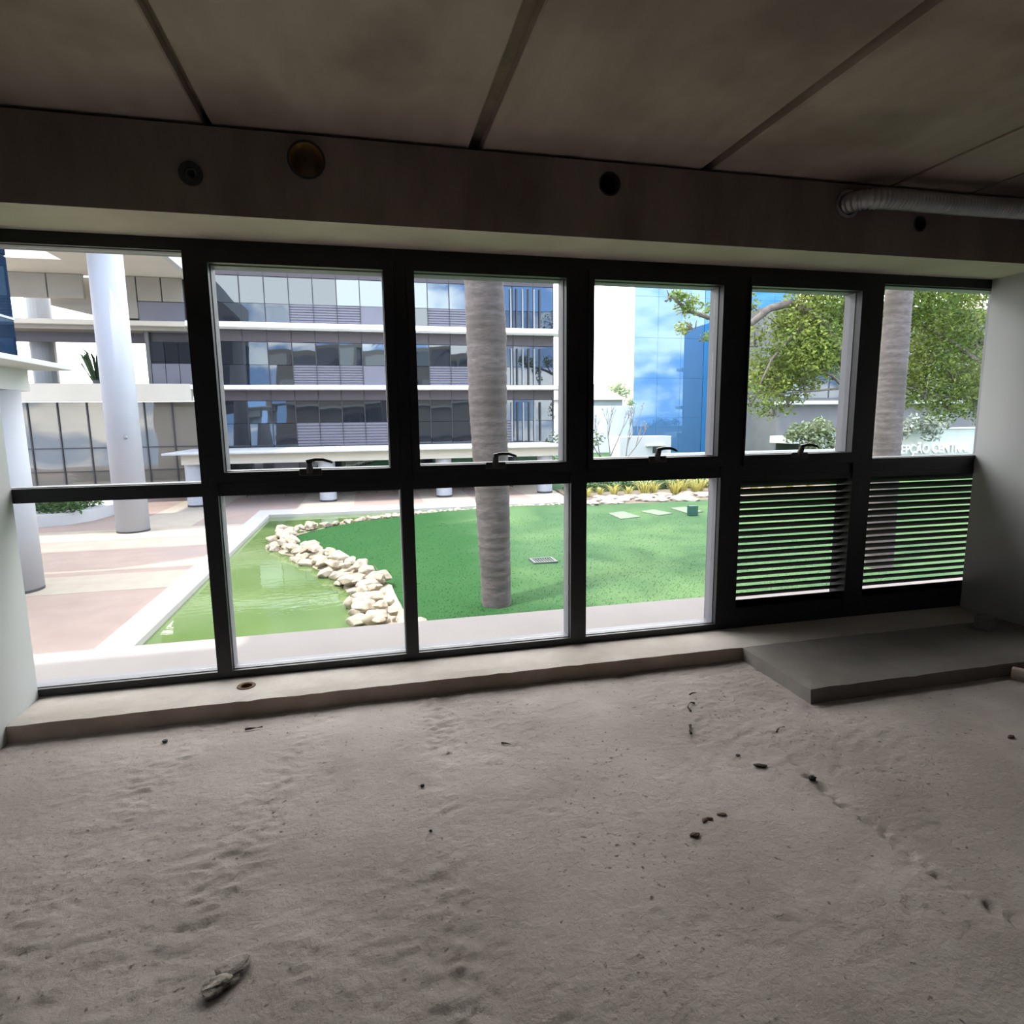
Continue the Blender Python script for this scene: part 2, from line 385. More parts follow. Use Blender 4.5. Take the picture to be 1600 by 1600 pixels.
M['lettering'] = mat('white_letters', (1.8, 1.8, 1.8), (1.84, 1.84, 1.84), scale=2, rough=0.4)
M['signwall'] = mat('sign_wall_paint', (0.72, 0.76, 0.69), (0.77, 0.81, 0.74), scale=0.7, rough=0.7)

def water_mat():
    m = bpy.data.materials.new('green_pond_water'); m.use_nodes = True
    n, l = m.node_tree.nodes, m.node_tree.links
    p = n['Principled BSDF']; p.inputs['Roughness'].default_value = 0.03; p.inputs['IOR'].default_value = 1.33
    t = n.new('ShaderNodeTexCoord'); z = n.new('ShaderNodeTexNoise'); z.inputs['Scale'].default_value = 0.35; z.inputs['Detail'].default_value = 4
    l.new(t.outputs['Object'], z.inputs['Vector'])
    r = n.new('ShaderNodeValToRGB'); r.color_ramp.elements[0].position = 0.35; r.color_ramp.elements[1].position = 0.7
    r.color_ramp.elements[0].color = (0.074, 0.115, 0.036, 1); r.color_ramp.elements[1].color = (0.105, 0.150, 0.056, 1)
    l.new(z.outputs[0], r.inputs[0]); l.new(r.outputs[0], p.inputs['Base Color'])
    zb = n.new('ShaderNodeTexNoise'); zb.inputs['Scale'].default_value = 2.2; zb.inputs['Detail'].default_value = 2
    mpn = n.new('ShaderNodeMapping'); mpn.inputs['Scale'].default_value = (1, 2.2, 1)
    l.new(t.outputs['Object'], mpn.inputs[0]); l.new(mpn.outputs[0], zb.inputs['Vector'])
    b = n.new('ShaderNodeBump'); b.inputs['Strength'].default_value = 0.06; b.inputs['Distance'].default_value = 0.05
    l.new(zb.outputs[0], b.inputs['Height']); l.new(b.outputs[0], p.inputs['Normal'])
    return m
M['water'] = water_mat()

def structure(name, bm, m, label=None, **k):
    return tag(obj(name, bm, m, **k), label, kind='structure')

# ================================================================== THE ROOM
XL, XR = -1.74, 4.29          # inner faces of the side walls
YW, YO = 3.547, 3.677         # inner and outer face of the window frame
ZK = 0.083                    # top of the kerb and of the platform
YB = 3.15                     # face of the beam
X0_, X1_ = XL - 0.13, XR + 0.14
ZS, ZC = 2.431, 2.818         # underside of the beam, underside of the ceiling panels

# floor: rough cement screed, real lumps, pits and a trail of dents
fx = np.concatenate([np.linspace(XL - 0.1, XR + 0.1, 470)])
fy = np.concatenate([np.linspace(-4.1, 0.75, 60), np.linspace(0.77, 3.30, 200)])
X, Y = np.meshgrid(fx, fy)
Zf = 0.010 * (vnoise(X, Y, 0.9, 1) - 0.5) + 0.006 * (vnoise(X, Y, 0.33, 2) - 0.5) + 0.004 * (vnoise(X, Y, 0.12, 3) - 0.5)
rough_mask = np.clip((vnoise(X, Y, 0.55, 5) - 0.42) * 4, 0, 1)
streak = np.clip(1 - np.abs((X + 1.05) - 0.28 * (Y - 2.2)) / 0.22, 0, 1) + np.clip(1 - np.abs((X + 0.52) - 0.22 * (Y - 2.1)) / 0.16, 0, 1) + np.clip(1 - np.abs(X - 0.22 - 0.06 * (Y - 2)) / 0.12, 0, 1)
rough_mask = np.clip(rough_mask * 0.55 + streak * 0.9, 0, 1.3)
pit = lambda sx, sy, sd: np.clip(np.abs(vnoise(X / sx, Y / sy, 1.0, sd) - 0.5) * 2, 0, 1)
Zf += rough_mask * (0.0085 * (pit(0.060, 0.034, 7) - 0.5) + 0.0075 * (pit(0.034, 0.024, 8) - 0.5))
spots = np.clip((vnoise(X / 0.030, Y / 0.024, 1.0, 12) - 0.74) * 5, 0, 1) * np.clip((vnoise(X, Y, 0.35, 13) - 0.35) * 3, 0.1, 1)
Zf -= 0.005 * spots
Zf += 0.0025 * (vnoise(X, Y, 0.03, 9) - 0.5)
trail = [(1.786, 2.171), (1.755, 1.868), (1.777, 1.703), (1.778, 1.514), (1.782, 1.422), (1.804, 1.333), (1.829, 1.225), (1.84, 1.05)]
for (ax, ay), (bx, by) in zip(trail, trail[1:]):
    n = max(2, int(math.hypot(bx - ax, by - ay) / 0.020))
    for i in range(n):
        t = (i + random.random() * 0.7) / n
        cx, cy = ax + (bx - ax) * t + random.uniform(-.014, .014), ay + (by - ay) * t
        rr = random.uniform(0.010, 0.02)
        Zf -= random.uniform(0.007, 0.017) * np.exp(-((X - cx) ** 2 + ((Y - cy) * 1.3) ** 2) / (2 * rr * rr) * 2)
Zf -= 0.004 + 0.0
ny, nx = X.shape
verts = np.stack([X.ravel(), Y.ravel(), Zf.ravel()], 1)
ii = np.arange(ny * nx).reshape(ny, nx)
quads = np.stack([ii[:-1, :-1].ravel(), ii[:-1, 1:].ravel(), ii[1:, 1:].ravel(), ii[1:, :-1].ravel()], 1)
def floor_z(x, y):
    return float(Zf[int(np.argmin(np.abs(fy - y))), int(np.argmin(np.abs(fx - x)))])
def grid_mesh(name, verts, quads, m):
    me = bpy.data.meshes.new(name)
    me.vertices.add(len(verts)); me.vertices.foreach_set('co', np.asarray(verts, dtype=np.float32).ravel())
    nq, k = quads.shape
    me.loops.add(nq * k); me.loops.foreach_set('vertex_index', np.asarray(quads, dtype=np.int32).ravel())
    me.polygons.add(nq); me.polygons.foreach_set('loop_start', np.arange(0, nq * k, k, dtype=np.int32))
    me.polygons.foreach_set('use_smooth', np.ones(nq, dtype=bool))
    me.update(calc_edges=True)
    setmat(me, m)
    return me
floor = link(bpy.data.objects.new('floor', grid_mesh('floor', verts, quads, M['floor'])))
tag(floor, 'rough unfinished grey cement screed floor with dents and grit', kind='structure')

def rough_block(x0, x1, y0, y1, z0, z1, step=0.03, amp=0.004, edge=0.012, seed=0):
    """A cast concrete block with slightly worn, uneven faces."""
    bm = boxbm(x0, x1, y0, y1, z0, z1)
    for axis, a, b in ((0, x0, x1), (1, y0, y1), (2, z0, z1)):
        n = int((b - a) / (step if axis == 0 else step * 1.2))
        for i in range(1, n):
            co = [0, 0, 0]; no = [0, 0, 0]; co[axis] = a + (b - a) * i / n; no[axis] = 1
            bmesh.ops.bisect_plane(bm, geom=bm.verts[:] + bm.edges[:] + bm.faces[:], plane_co=co, plane_no=no)
    for v in bm.verts:
        p = v.co * 6 + Vector((seed * 3.1, 0, 0)); n = mnoise.noise(p) * 0.6 + mnoise.noise(p * 4) * 0.4
        q = mnoise.noise(p * 2.3 + Vector((9, 9, 9)))
        top, front = abs(v.co.z - z1) < 1e-5, abs(v.co.y - y0) < 1e-5
        left = abs(v.co.x - x0) < 1e-5
        if top and (front or left): v.co.z -= edge * (0.35 + 0.65 * abs(q))
        if front: v.co.y += amp * n + (edge * (0.3 + 0.7 * abs(n)) if top else 0)
        if left: v.co.x += amp * n * 2
        if top: v.co.z += amp * 0.6 * q
    return bm

structure('trim_8', boxbm(X0_, X1_, 3.54, 3.759, -0.2, ZK), M['kerb'], 'concrete sill under the window frame')
kerb = structure('trim_1', rough_block(XL, XR, 3.228, 3.54, -0.02, ZK, 0.06, 0.004, 0.008, 1), M['kerb'], 'low concrete kerb running along the foot of the window wall', smooth=False)
kerb.data.materials.append(M['kerbtop'])
for q in kerb.data.polygons:
    if q.normal.z > 0.7: q.material_index = 1  # upward faces carry the window light in a paler colour
cut(kerb, [lathe(B(), -0.695, 3.414, [(0.040, 0.03), (0.040, 0.2)], 20)])
tag(obj('floor_drain', lathe(B(), -0.695, 3.414, [(0.030, ZK - 0.045), (0.030, ZK + 0.001), (0.033, ZK + 0.004), (0.046, ZK + 0.005), (0.049, ZK + 0.001), (0.0405, ZK - 0.001), (0.039, ZK - 0.05)], 20), M['drain'], smooth=False),
    'small round rusty drain hole in the concrete kerb under the window', 'drain')

structure('trim_2', rough_block(2.235, XR, 2.612, 3.2265, -0.02, ZK - 0.002, 0.06, 0.007, 0.012, 4), M['platform'], 'raised concrete platform in the right corner beside the louvred windows')

# walls
structure('wall_left', boxbm(XL - 0.2, XL, -4.2, YW - 0.002, -0.05, 3.05), M['paint'], 'white painted wall on the left side of the window')
structure('wall_right', boxbm(XR, XR + 0.2, -4.2, YW - 0.002, -0.05, 3.05), M['shadepaint'], 'white wall on the right, shade put into its paint, beside the louvred windows')
structure('wall_back', boxbm(XL - 0.2, XR + 0.2, -4.4, -4.2, -0.05, 3.05), M['platform'], 'bare wall behind the camera')

# beam over the window, with cored holes
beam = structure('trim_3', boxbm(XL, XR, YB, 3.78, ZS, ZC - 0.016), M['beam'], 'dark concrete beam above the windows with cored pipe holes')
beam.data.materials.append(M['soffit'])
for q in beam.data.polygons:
    if q.normal.z < -0.7: q.material_index = 1  # underside paler than the face, daylight from the window put into its colour
cut(beam, [cylY(B(), -0.700, 2.597, 0.044, 3.0, 3.45), cylY(B(), -0.207, 2.695, 0.080, 3.0, 4.2),
           cylY(B(), 1.281, 2.699, 0.060, 3.0, 3.5), cylY(B(), 3.234, 2.618, 0.045, 3.0, 3.4), cylY(B(), 2.722, 2.692, 0.078, 3.0, 3.6)])

# ceiling of precast panels, joints recessed
ceil = structure('ceiling', boxbm(XL - 0.2, XR + 0.2, -4.4, 3.9, 2.87, 3.06), M['joint'], 'unfinished ceiling of precast concrete panels with open joints')
for x0, x1 in ((-1.84, -0.640), (-0.605, 0.553), (0.621, 1.815), (1.875, 3.020), (3.052, 3.600), (3.625, 4.39)):
    obj('panel', bevelled(boxbm(x0, x1, -4.3, 3.85, ZC, 2.90), 0.006, 1), M['slab'], ceil)

# pipe sleeves in the beam
ps = empty('pipe_sleeve', (-0.700, YB, 2.597))
tag(ps, 'small black rubber pipe ring in the beam above the left end of the windows', 'pipe')
obj('rubber_ring', ringY(B(), -0.700, 2.597, 0.024, 0.050, YB - 0.014, YB + 0.05), M['rubber'], ps, smooth=False)
obj('pipe_stub', ringY(B(), -0.700, 2.597, 0.018, 0.0235, YB - 0.002, YB + 0.28), M['colgrey'], ps)
bs = empty('pipe_sleeve', (-0.207, YB, 2.695))
tag(bs, 'wide round brass-coloured pipe sleeve set into the beam', 'pipe')
obj('brass_tube', ringY(B(), -0.207, 2.695, 0.073, 0.0795, YB - 0.004, 4.02, 36), M['brass'], bs)
obj('rim', ringY(B(), -0.207, 2.695, 0.0735, 0.084, YB - 0.008, YB - 0.0005, 36), M['rubber'], bs)
hs = empty('pipe_sleeve', (1.281, YB, 2.699))
tag(hs, 'empty dark pipe hole with a thin lip in the middle of the beam', 'pipe')
obj('lip', ringY(B(), 1.281, 2.699, 0.052, 0.0595, YB - 0.003, YB + 0.3), M['rubber'], hs)
h4 = empty('pipe_sleeve', (3.234, YB, 2.618))
tag(h4, 'small dark pipe hole in the beam below the silver duct', 'pipe')
obj('lip', ringY(B(), 3.234, 2.618, 0.037, 0.0445, YB - 0.003, YB + 0.2), M['rubber'], h4)

# flexible silver duct
duct = empty('flexible_duct', (2.722, YB, 2.692))
tag(duct, 'silver flexible corrugated duct leaving a hole at the right end of the beam', 'duct')
ctrl = [Vector(p) for p in ((2.722, 3.34, 2.695), (2.722, 3.20, 2.695), (2.735, 3.10, 2.693), (2.80, 3.035, 2.690), (2.92, 3.02, 2.692), (3.2, 3.02, 2.690), (3.55, 3.02, 2.692), (3.85, 3.02, 2.697), (4.10, 3.02, 2.700), (4.275, 3.02, 2.700))]
path = []
for i in range(len(ctrl) - 1):
    p0, p1, p2, p3 = ctrl[max(i - 1, 0)], ctrl[i], ctrl[i + 1], ctrl[min(i + 2, len(ctrl) - 1)]
    n = max(3, int((p2 - p1).length / 0.006))
    for k in range(n):
        t = k / n
        path.append(0.5 * ((2 * p1) + (p2 - p0) * t + (2 * p0 - 5 * p1 + 4 * p2 - p3) * t * t + (3 * p1 - p0 - 3 * p2 + p3) * t ** 3))
rad, s = [], 0
for i, p in enumerate(path):
    s += (p - path[i - 1]).length if i else 0
    rad.append(0.053 + 0.0035 * math.sin(2 * math.pi * s / 0.024))
obj('corrugated_hose', tube(B(), path, rad, 20), M['duct'], duct, smooth=True)
obj('collar', ringY(B(), 2.722, 2.692, 0.060, 0.077, YB - 0.012, YB + 0.05), M['duct'], duct)

# ---------------------------------------------------------------- window wall
frame = tag(empty('trim_4', (XL, YW, ZK)), 'black aluminium window frame of mullions and rails across the opening', kind='structure')
X0, X1 = XL - 0.12, XR + 0.13
MULL = [(-0.862, -0.785), (0.182, 0.253), (1.209, 1.310), (2.230, 2.379), (3.242, 3.392)]
obj('header', boxbm(X0, X1, YW, YO, 2.369, ZS), M['frame'], frame)
obj('sill_rail', boxbm(X0, X1, YW, YO, ZK + 0.002, 0.126), M['frame'], frame)
for a, b in MULL: obj('mullion', boxbm(a, b, YW - 0.012, YO, 0.126, 2.369), M['frame'], frame)
spans = [(X0, MULL[0][0])] + [(MULL[i][1], MULL[i + 1][0]) for i in range(4)] + [(MULL[4][1], X1)]
for a, b in spans: obj('transom', boxbm(a, b, YW, YO, 1.116, 1.187), M['frame'], frame)

# one window per bay
handle_x = {1: -0.300, 2: 0.735, 3: 1.765, 4: 2.790}
up = {0: (X0, -0.862, 1.187, 2.369), 1: (-0.742, 0.130, 1.243, 2.313), 2: (0.297, 1.172, 1.250, 2.313), 3: (1.345, 2.192, 1.260, 2.311), 4: (2.388, 3.206, 1.260, 2.313), 5: (3.392, X1, 1.212, 2.365)}
for i, (a, b) in enumerate(spans):
    side = ['leftmost fixed window pane pair looking onto the white columns', 'second window from the left, opening sash above and fixed pane below', 'third window from the left, palm trunk behind its panes',
            'fourth window from the left, blue glass tower behind its sash', 'fifth window, opening sash above and louvre slats below', 'rightmost window, fixed pane above and louvre slats below'][i]
    w = tag(empty('window_%d' % (i + 1), (a, YW, ZK)), side, kind='structure')
    u = up[i]
    if 1 <= i <= 4:
        bm = B(); y0, y1 = YW - 0.028, YO - 0.012
        a2, b2, z0, z1 = a + 0.002, b - 0.002, 1.190, 2.366
        box(bm, a2, u[0], y0, y1, z0, z1); box(bm, u[1], b2, y0, y1, z0, z1)
        box(bm, u[0], u[1], y0, y1, z0, u[2]); box(bm, u[0], u[1], y0, y1, u[3], z1)
        sash = obj('sash', bm, M['frame'], w)
        hx, hz, hy = handle_x[i], u[2], YW - 0.030
        hb = B()
        bb = bevelled(boxbm(hx - 0.060, hx + 0.058, hy - 0.020, hy, hz - 0.028, hz + 0.012), 0.006)
        me = bpy.data.meshes.new('t'); bb.to_mesh(me); bb.free(); hb.from_mesh(me); bpy.data.meshes.remove(me)
        tube(hb, [(hx - 0.004, hy - 0.012, hz - 0.010), (hx - 0.004, hy - 0.024, hz + 0.02), (hx - 0.004, hy - 0.036, hz + 0.046)], [0.020, 0.018, 0.016], 12)
        tube(hb, [(hx - 0.018, hy - 0.036, hz + 0.050), (hx + 0.03, hy - 0.038, hz + 0.060), (hx + 0.07, hy - 0.040, hz + 0.059), (hx + 0.105, hy - 0.038, hz + 0.048), (hx + 0.118, hy - 0.036, hz + 0.041)], [0.011, 0.010, 0.009, 0.008, 0.006], 10)
        obj('handle', hb, M['handle'], sash)
    if i == 5:
        bm = B()
        box(bm, a + .001, b - .001, YW - 0.006, YO - 0.01, 1.188, u[2]); obj('sash', bm, M['frame'], w)
    holes = [(u[0], u[1], u[2], u[3])] + ([(a, b, 0.126, 1.116)] if i < 4 else [])
    gb_ = B()
    for (p0, p1, q0, q1) in holes:
        t_ = 0.004
        box(gb_, p0, p0 + t_, 3.572, YO - 0.010, q0, q1); box(gb_, p1 - t_, p1, 3.572, YO - 0.010, q0, q1)
        box(gb_, p0 + t_, p1 - t_, 3.572, YO - 0.010, q0, q0 + t_); box(gb_, p0 + t_, p1 - t_, 3.572, YO - 0.010, q1 - t_, q1)
    obj('added_reveal_liner', gb_, M['lit_reveal'], w)  # added liners; their grey stands for daylight on the black frame reveals
    obj('upper_pane', boxbm(u[0] + 0.0045, u[1] - 0.0045, 3.612, 3.617, u[2] + 0.0045, u[3] - 0.0045), M['pane'], w)
    if i < 4:
        obj('lower_pane', boxbm(a + 0.0045, b - 0.0045, 3.612, 3.617, 0.1305, 1.1115), M['pane'], w)
    else:
        zb = 0.226
        obj('bottom_rail', boxbm(a + 0.001, b - 0.001, YW - 0.004, YO - 0.01, 0.127, zb), M['frame'], w)
        obj('top_rail', boxbm(a + 0.001, b - 0.001, YW - 0.004, YO - 0.01, 1.082, 1.115), M['frame'], w)
        n = 18; pitch = (1.082 - zb) / n; first = None
        for k in range(n):
            z = zb + pitch * (k + 0.5)
            if first is None:
                sb = B()
                # blade profile: small upstand inside, sloping web, drip lip outside
                prof = [(-0.034, 0.017), (-0.033, 0.023), (-0.029, 0.022), (-0.004, 0.004), (0.034, -0.018), (0.035, -0.026), (0.031, -0.024), (-0.006, -0.002)]
                l = (b - a) / 2 - 0.001
                va = [sb.verts.new((-l, y, zz)) for y, zz in prof]; vb = [sb.verts.new((l, y, zz)) for y, zz in prof]
                for q in range(len(prof)): sb.faces.new((va[q], va[(q + 1) % 8], vb[(q + 1) % 8], vb[q]))
                sb.faces.new(va[::-1]); sb.faces.new(vb)
                first = obj('slat', sb, M['louvre'], w, local=True)
                first.location = Vector(((a + b) / 2, 3.605, z)) - worldpos(w)
            else:
                share('slat', first.data, w, ((a + b) / 2, 3.605, z))

# ---------------------------------------------------------------- litter on the floor
def twig(name, pts, r, label):
    p3 = [(x, y, floor_z(x, y) + r * 1.2 + dz) for x, y, dz in pts]
    return tag(obj(name, tube(B(), p3, [r * (0.7 + 0.5 * math.sin(i * 1.7 + 1)) for i in range(len(p3))], 6), M['twig']), label, 'twig')
twig('twig', [(1.575, 2.690, 0), (1.578, 2.725, .004), (1.60, 2.752, .006), (1.622, 2.768, .004), (1.64, 2.766, 0)], 0.005, 'dark forked twig on the screed, nearest the kerb below the fourth window')
twig('twig', [(1.457, 2.478, 0), (1.462, 2.497, .003), (1.472, 2.512, .003), (1.480, 2.530, .003), (1.492, 2.548, 0)], 0.0065, 'thick dark twig on the screed in front of the forked twig')
twig('twig', [(1.668, 2.866, 0), (1.690, 2.872, .003), (1.715, 2.874, 0)], 0.004, 'short thin twig lying flat close to the kerb')
twig('twig', [(1.870, 2.400, 0), (1.885, 2.410, .003), (1.905, 2.424, .004), (1.935, 2.428, .002)], 0.0035, 'thin pale curved twig in front of the platform corner')
twig('twig', [(0.560, 2.640, 0), (0.575, 2.628, .003), (0.600, 2.612, 0)], 0.004, 'short twig on the screed below the third window')
twig('twig', [(-0.645, 3.066, 0), (-0.62, 3.064, .002), (-0.59, 3.062, .002), (-0.565, 3.070, 0)], 0.006, 'flat dark twig at the foot of the kerb near the drain')

def lump(r, seed, flat=0.6, sub=2, rough=0.35):
    bm = B(); bmesh.ops.create_icosphere(bm, subdivisions=sub, radius=1.0)
    for v in bm.verts:
        n = mnoise.noise(v.co * 1.3 + Vector((seed * 7.3, seed * 1.7, 0))) + 0.5 * mnoise.noise(v.co * 3.1 + Vector((seed, 4, 9)))
        v.co *= 1 + rough * n
        v.co = Vector((v.co.x * r, v.co.y * r * 0.85, v.co.z * r * flat))
    return bm

def bit(name, x, y, r, seed, label, cat, m, flat=0.5, stretch=1.0, rot=0.0, rough=0.3):
    bm = lump(r, seed, flat, 3, rough)
    for v in bm.verts: v.co.x *= stretch
    lo = min(v.co.z for v in bm.verts)
    o = obj(name, bm, m); o.location = (x, y, floor_z(x, y) - lo * 0.82); o.rotation_euler = (0, 0, rot)
    return tag(o, label, cat)
bit('mortar_lump', -0.447, 1.590, 0.036, 31, 'broken dark lump of mortar stuck to the floor at the bottom left', 'mortar', M['rubble'], 0.38, 1.25, 0.45, 0.42)
bit('mortar_lump', -0.425, 1.632, 0.042, 45, 'pale flat mortar patch just behind the broken dark lump', 'mortar', M['floor'], 0.30, 1.15, 0.5, 0.3)
bit('dry_leaf', 1.610, 2.159, 0.016, 4, 'dark curled dry leaf on the screed in front of the platform', 'leaf', M['twig'], 0.35, 1.8, -0.35)
bit('pebble', 1.760, 2.020, 0.016, 5, 'round dark pebble at the start of the trail of dents', 'pebble', M['rubber'], 0.7)
bit('pebble', 1.104, 1.830, 0.013, 6, 'dark brown crumb nearest the camera of the four in the middle of the floor', 'pebble', M['drain'], 0.5, 1.5)
bit('pebble', 1.184, 1.896, 0.009, 7, 'tiny dark crumb beside a slightly smaller one in the middle of the floor', 'pebble', M['drain'], 0.5, 1.6, 0.6)
bit('pebble', 1.208, 1.899, 0.008, 9, 'smallest crumb, between the two larger ones in mid floor', 'pebble', M['drain'], 0.5, 1.5, -0.5)
bit('pebble', 1.266, 1.911, 0.010, 10, 'flat elongated crumb at the right of the four in mid floor', 'pebble', M['drain'], 0.4, 2.0, -0.2)
bit('pebble', -1.001, 3.049, 0.012, 11, 'black pebble below the kerb near the left wall', 'pebble', M['rubber'], 0.7)
bit('pebble', 0.164, 2.375, 0.009, 12, 'tiny black pebble alone in the middle of the bare floor', 'pebble', M['rubber'], 0.7)
bit('pebble', 0.168, 2.08, 0.006, 13, 'tiniest black speck of stone nearer the camera than the lone pebble', 'pebble', M['rubber'], 0.7)
bit('pebble', 1.568, 2.262, 0.008, 14, 'small black chip just behind the curled leaf', 'pebble', M['rubber'], 0.6, 1.3)
bit('pebble', 2.889, 2.073, 0.012, 15, 'brown pebble on the dark floor at the right', 'pebble', M['drain'], 0.6, 1.4)

def block(name, x, y, z, sx, sy, sz, rot, label, cat, m):
    bm = bevelled(boxbm(-sx / 2, sx / 2, -sy / 2, sy / 2, 0, sz), 0.008, 2)
    for v in bm.verts: v.co += Vector((mnoise.noise(v.co * 30), mnoise.noise(v.co * 30 + Vector((5, 5, 5))), 0)) * 0.004
    o = obj(name, bm, m); o.location = (x, y, z); o.rotation_euler = (0, 0, rot)
    return tag(o, label, cat)
block('concrete_block', 3.98, 3.10, ZK - 0.002, 0.10, 0.09, 0.095, 0.15, 'small grey concrete block on the platform against the right wall', 'block', M['platform'])
block('brick_piece', 3.585, 2.545, -0.006, 0.055, 0.11, 0.07, 0.55, 'pale broken brick piece on the floor against the platform front', 'brick', M['kerb'])

# ================================================================== OUR BUILDING OUTSIDE
structure('trim_5', boxbm(-9.0, 14.0, 3.76, 4.29, -0.22, 0.075), M['ledge'], 'pale concrete ledge outside along the windows')
structure('trim_6', boxbm(-9.0, 14.0, 3.78, 4.40, 2.98, 3.22), M['white'], 'white slab edge projecting above the windows outside')
ow = B()
box(ow, -9.0, 14.0, 3.79, 4.0, -3.0, -0.22); box(ow, -9.0, -2.5, 3.79, 4.0, 0.075, 2.98); box(ow, 5.3, 14.0, 3.79, 4.0, 0.075, 2.98)
box(ow, -2.5, 5.3, 3.79, 4.0, 2.45, 2.98)
box(ow, -9.0, 14.0, 3.79, 4.0, 3.22, 9.4)
box(ow, -9.0, -1.945, 3.38, 3.54, -0.3, 3.3); box(ow, 4.495, 14.0, 3.38, 3.54, -0.3, 3.3)
ow = structure('wall_outside', ow, M['beige'], 'outer wall of the building around the window opening')
cut(ow, [cylY(B(), -0.207, 2.695, 0.081, 3.7, 4.2)])
for z0, z1 in ((4.3, 6.1), (7.3, 9.0)):
    for k in range(9):
        obj('window_strip', boxbm(-8.6 + k * 2.5, -6.4 + k * 2.5, 4.0, 4.06, z0, z1), M['glass_dark'] if k % 3 else M['white'], ow)

# ================================================================== GROUND
structure('ground', boxbm(-90, 160, 3.9, 190, G - 0.9, G - 0.55), M['soil'], 'earth below the garden')
plaza = empty('pavement', (-20, 30, G)); tag(plaza, 'pink paved plaza crossed by cream bands in front of the far building', kind='structure')
obj('paving', boxbm(-80, -4.90, 4.0, 80, G - 0.55, G), M['pave'], plaza)
obj('paving', boxbm(-4.90, 10.4, 29.75, 80, G - 0.55, G), M['pave'], plaza)
for a in ((-60, -4.92, 16.35, 18.25), (-60, -4.92, 23.9, 26.2), (-60, -4.92, 4.5, 6.2), (-3.3, -0.7, 29.78, 37), (2.7, 5.3, 29.78, 37), (8.3, 10.38, 29.78, 37), (-9.4, -6.9, 26.22, 37)):
    obj('band', boxbm(*a, G - 0.3, G + 0.006), M['band'], plaza)

pk = B()
box(pk, -4.90, -4.27, 4.0, 28.25, G - 0.45, G + 0.05); box(pk, -4.90, 10.4, 28.25, 29.75, G - 0.45, G + 0.05)
structure('kerb', bevelled(pk, 0.02, 1), M['pondkerb'], 'pale stone kerb along the straight sides of the pond')
structure('pond_water', boxbm(-4.27, 10.4, 4.0, 28.25, G - 0.40, G - 0.10), M['water'], 'still green pond water between kerb and boulders')

# lawn: a peninsula in the pond, then the whole right-hand side
EDGE = [(4.0, 1.3), (8.0, 0.95), (12.0, 0.42), (14.9, 0.22), (16.9, -0.70), (19.4, -1.75), (21.0, -2.5), (22.6, -2.95), (23.8, -2.3), (25.0, -1.1), (25.8, -0.2), (26.6, 2.0), (27.0, 5.0), (27.3, 9.9), (28.3, 10.4), (150, 10.4)]
def xleft(y): return float(np.interp(y, [e[0] for e in EDGE], [e[1] for e in EDGE]))
def lawn_z(x, y):
    e = np.clip((x - np.interp(y, [q[0] for q in EDGE], [q[1] for q in EDGE])) / 1.2, 0, 1)
    z = G - 0.06 + 0.20 * e + 0.12 * (vnoise(x, y, 7, 21) - 0.5) * e + 0.05 * (vnoise(x, y, 2.2, 22) - 0.5) * e
    ridge = 21.0 + (x - 0.1) * 0.62                       # a low bank: the turf steps down behind this line
    s = np.clip((y - ridge) / 0.5, 0, 1) * np.clip((x + 0.4) / 1.5, 0, 1) * np.clip((5.6 - x) / 1.6, 0, 1)
    z = z - 0.10 * s * np.clip((27.2 - y) / 1.5, 0, 1)
    return np.where(y > 27, G + 0.02, z)
ys = np.concatenate([np.arange(4.0, 28.4, 0.3), np.array([30, 34, 40, 50, 70, 100, 150])])
us = np.concatenate([np.linspace(0, 0.25, 46) ** 1.0, np.linspace(0.26, 1, 24)])
LV = []
for y in ys:
    xl = xleft(y)
    for u in us: LV.append((xl + (120 - xl) * u * (0.25 + 0.75 * u), y))
LV = np.array(LV)
LZ = lawn_z(LV[:, 0], LV[:, 1])
li = np.arange(len(LV)).reshape(len(ys), len(us))
lq = np.stack([li[:-1, :-1].ravel(), li[:-1, 1:].ravel(), li[1:, 1:].ravel(), li[1:, :-1].ravel()], 1)
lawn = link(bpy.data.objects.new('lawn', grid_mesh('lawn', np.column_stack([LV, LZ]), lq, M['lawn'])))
tag(lawn, 'mown green lawn between the boulders and the planting bed', kind='structure')

# grass blades standing on the nearer lawn
N = 18000
gy = 11.5 + 12.5 * rng.random(N) ** 1.3
gxl = np.interp(gy, [e[0] for e in EDGE], [e[1] for e in EDGE])
gx = gxl + 0.25 + (gy * 0.85 + 1.5) * rng.random(N)
gz = lawn_z(gx, gy)
ga = rng.random(N) * 6.283; gh = 0.015 + 0.02 * rng.random(N); gw = 0.008 + 0.008 * rng.random(N)
tips = np.stack([gx + 0.03 * np.cos(ga * 2.3), gy + 0.03 * np.sin(ga * 1.7), gz + gh], 1)
b0 = np.stack([gx - gw * np.cos(ga), gy - gw * np.sin(ga), gz - 0.005], 1); b1 = np.stack([gx + gw * np.cos(ga), gy + gw * np.sin(ga), gz - 0.005], 1)
gv = np.stack([b0, b1, tips], 1).reshape(-1, 3)
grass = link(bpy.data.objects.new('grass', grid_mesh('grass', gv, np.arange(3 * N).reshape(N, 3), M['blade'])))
tag(grass, 'short grass blades standing all over the lawn', 'grass', kind='stuff')

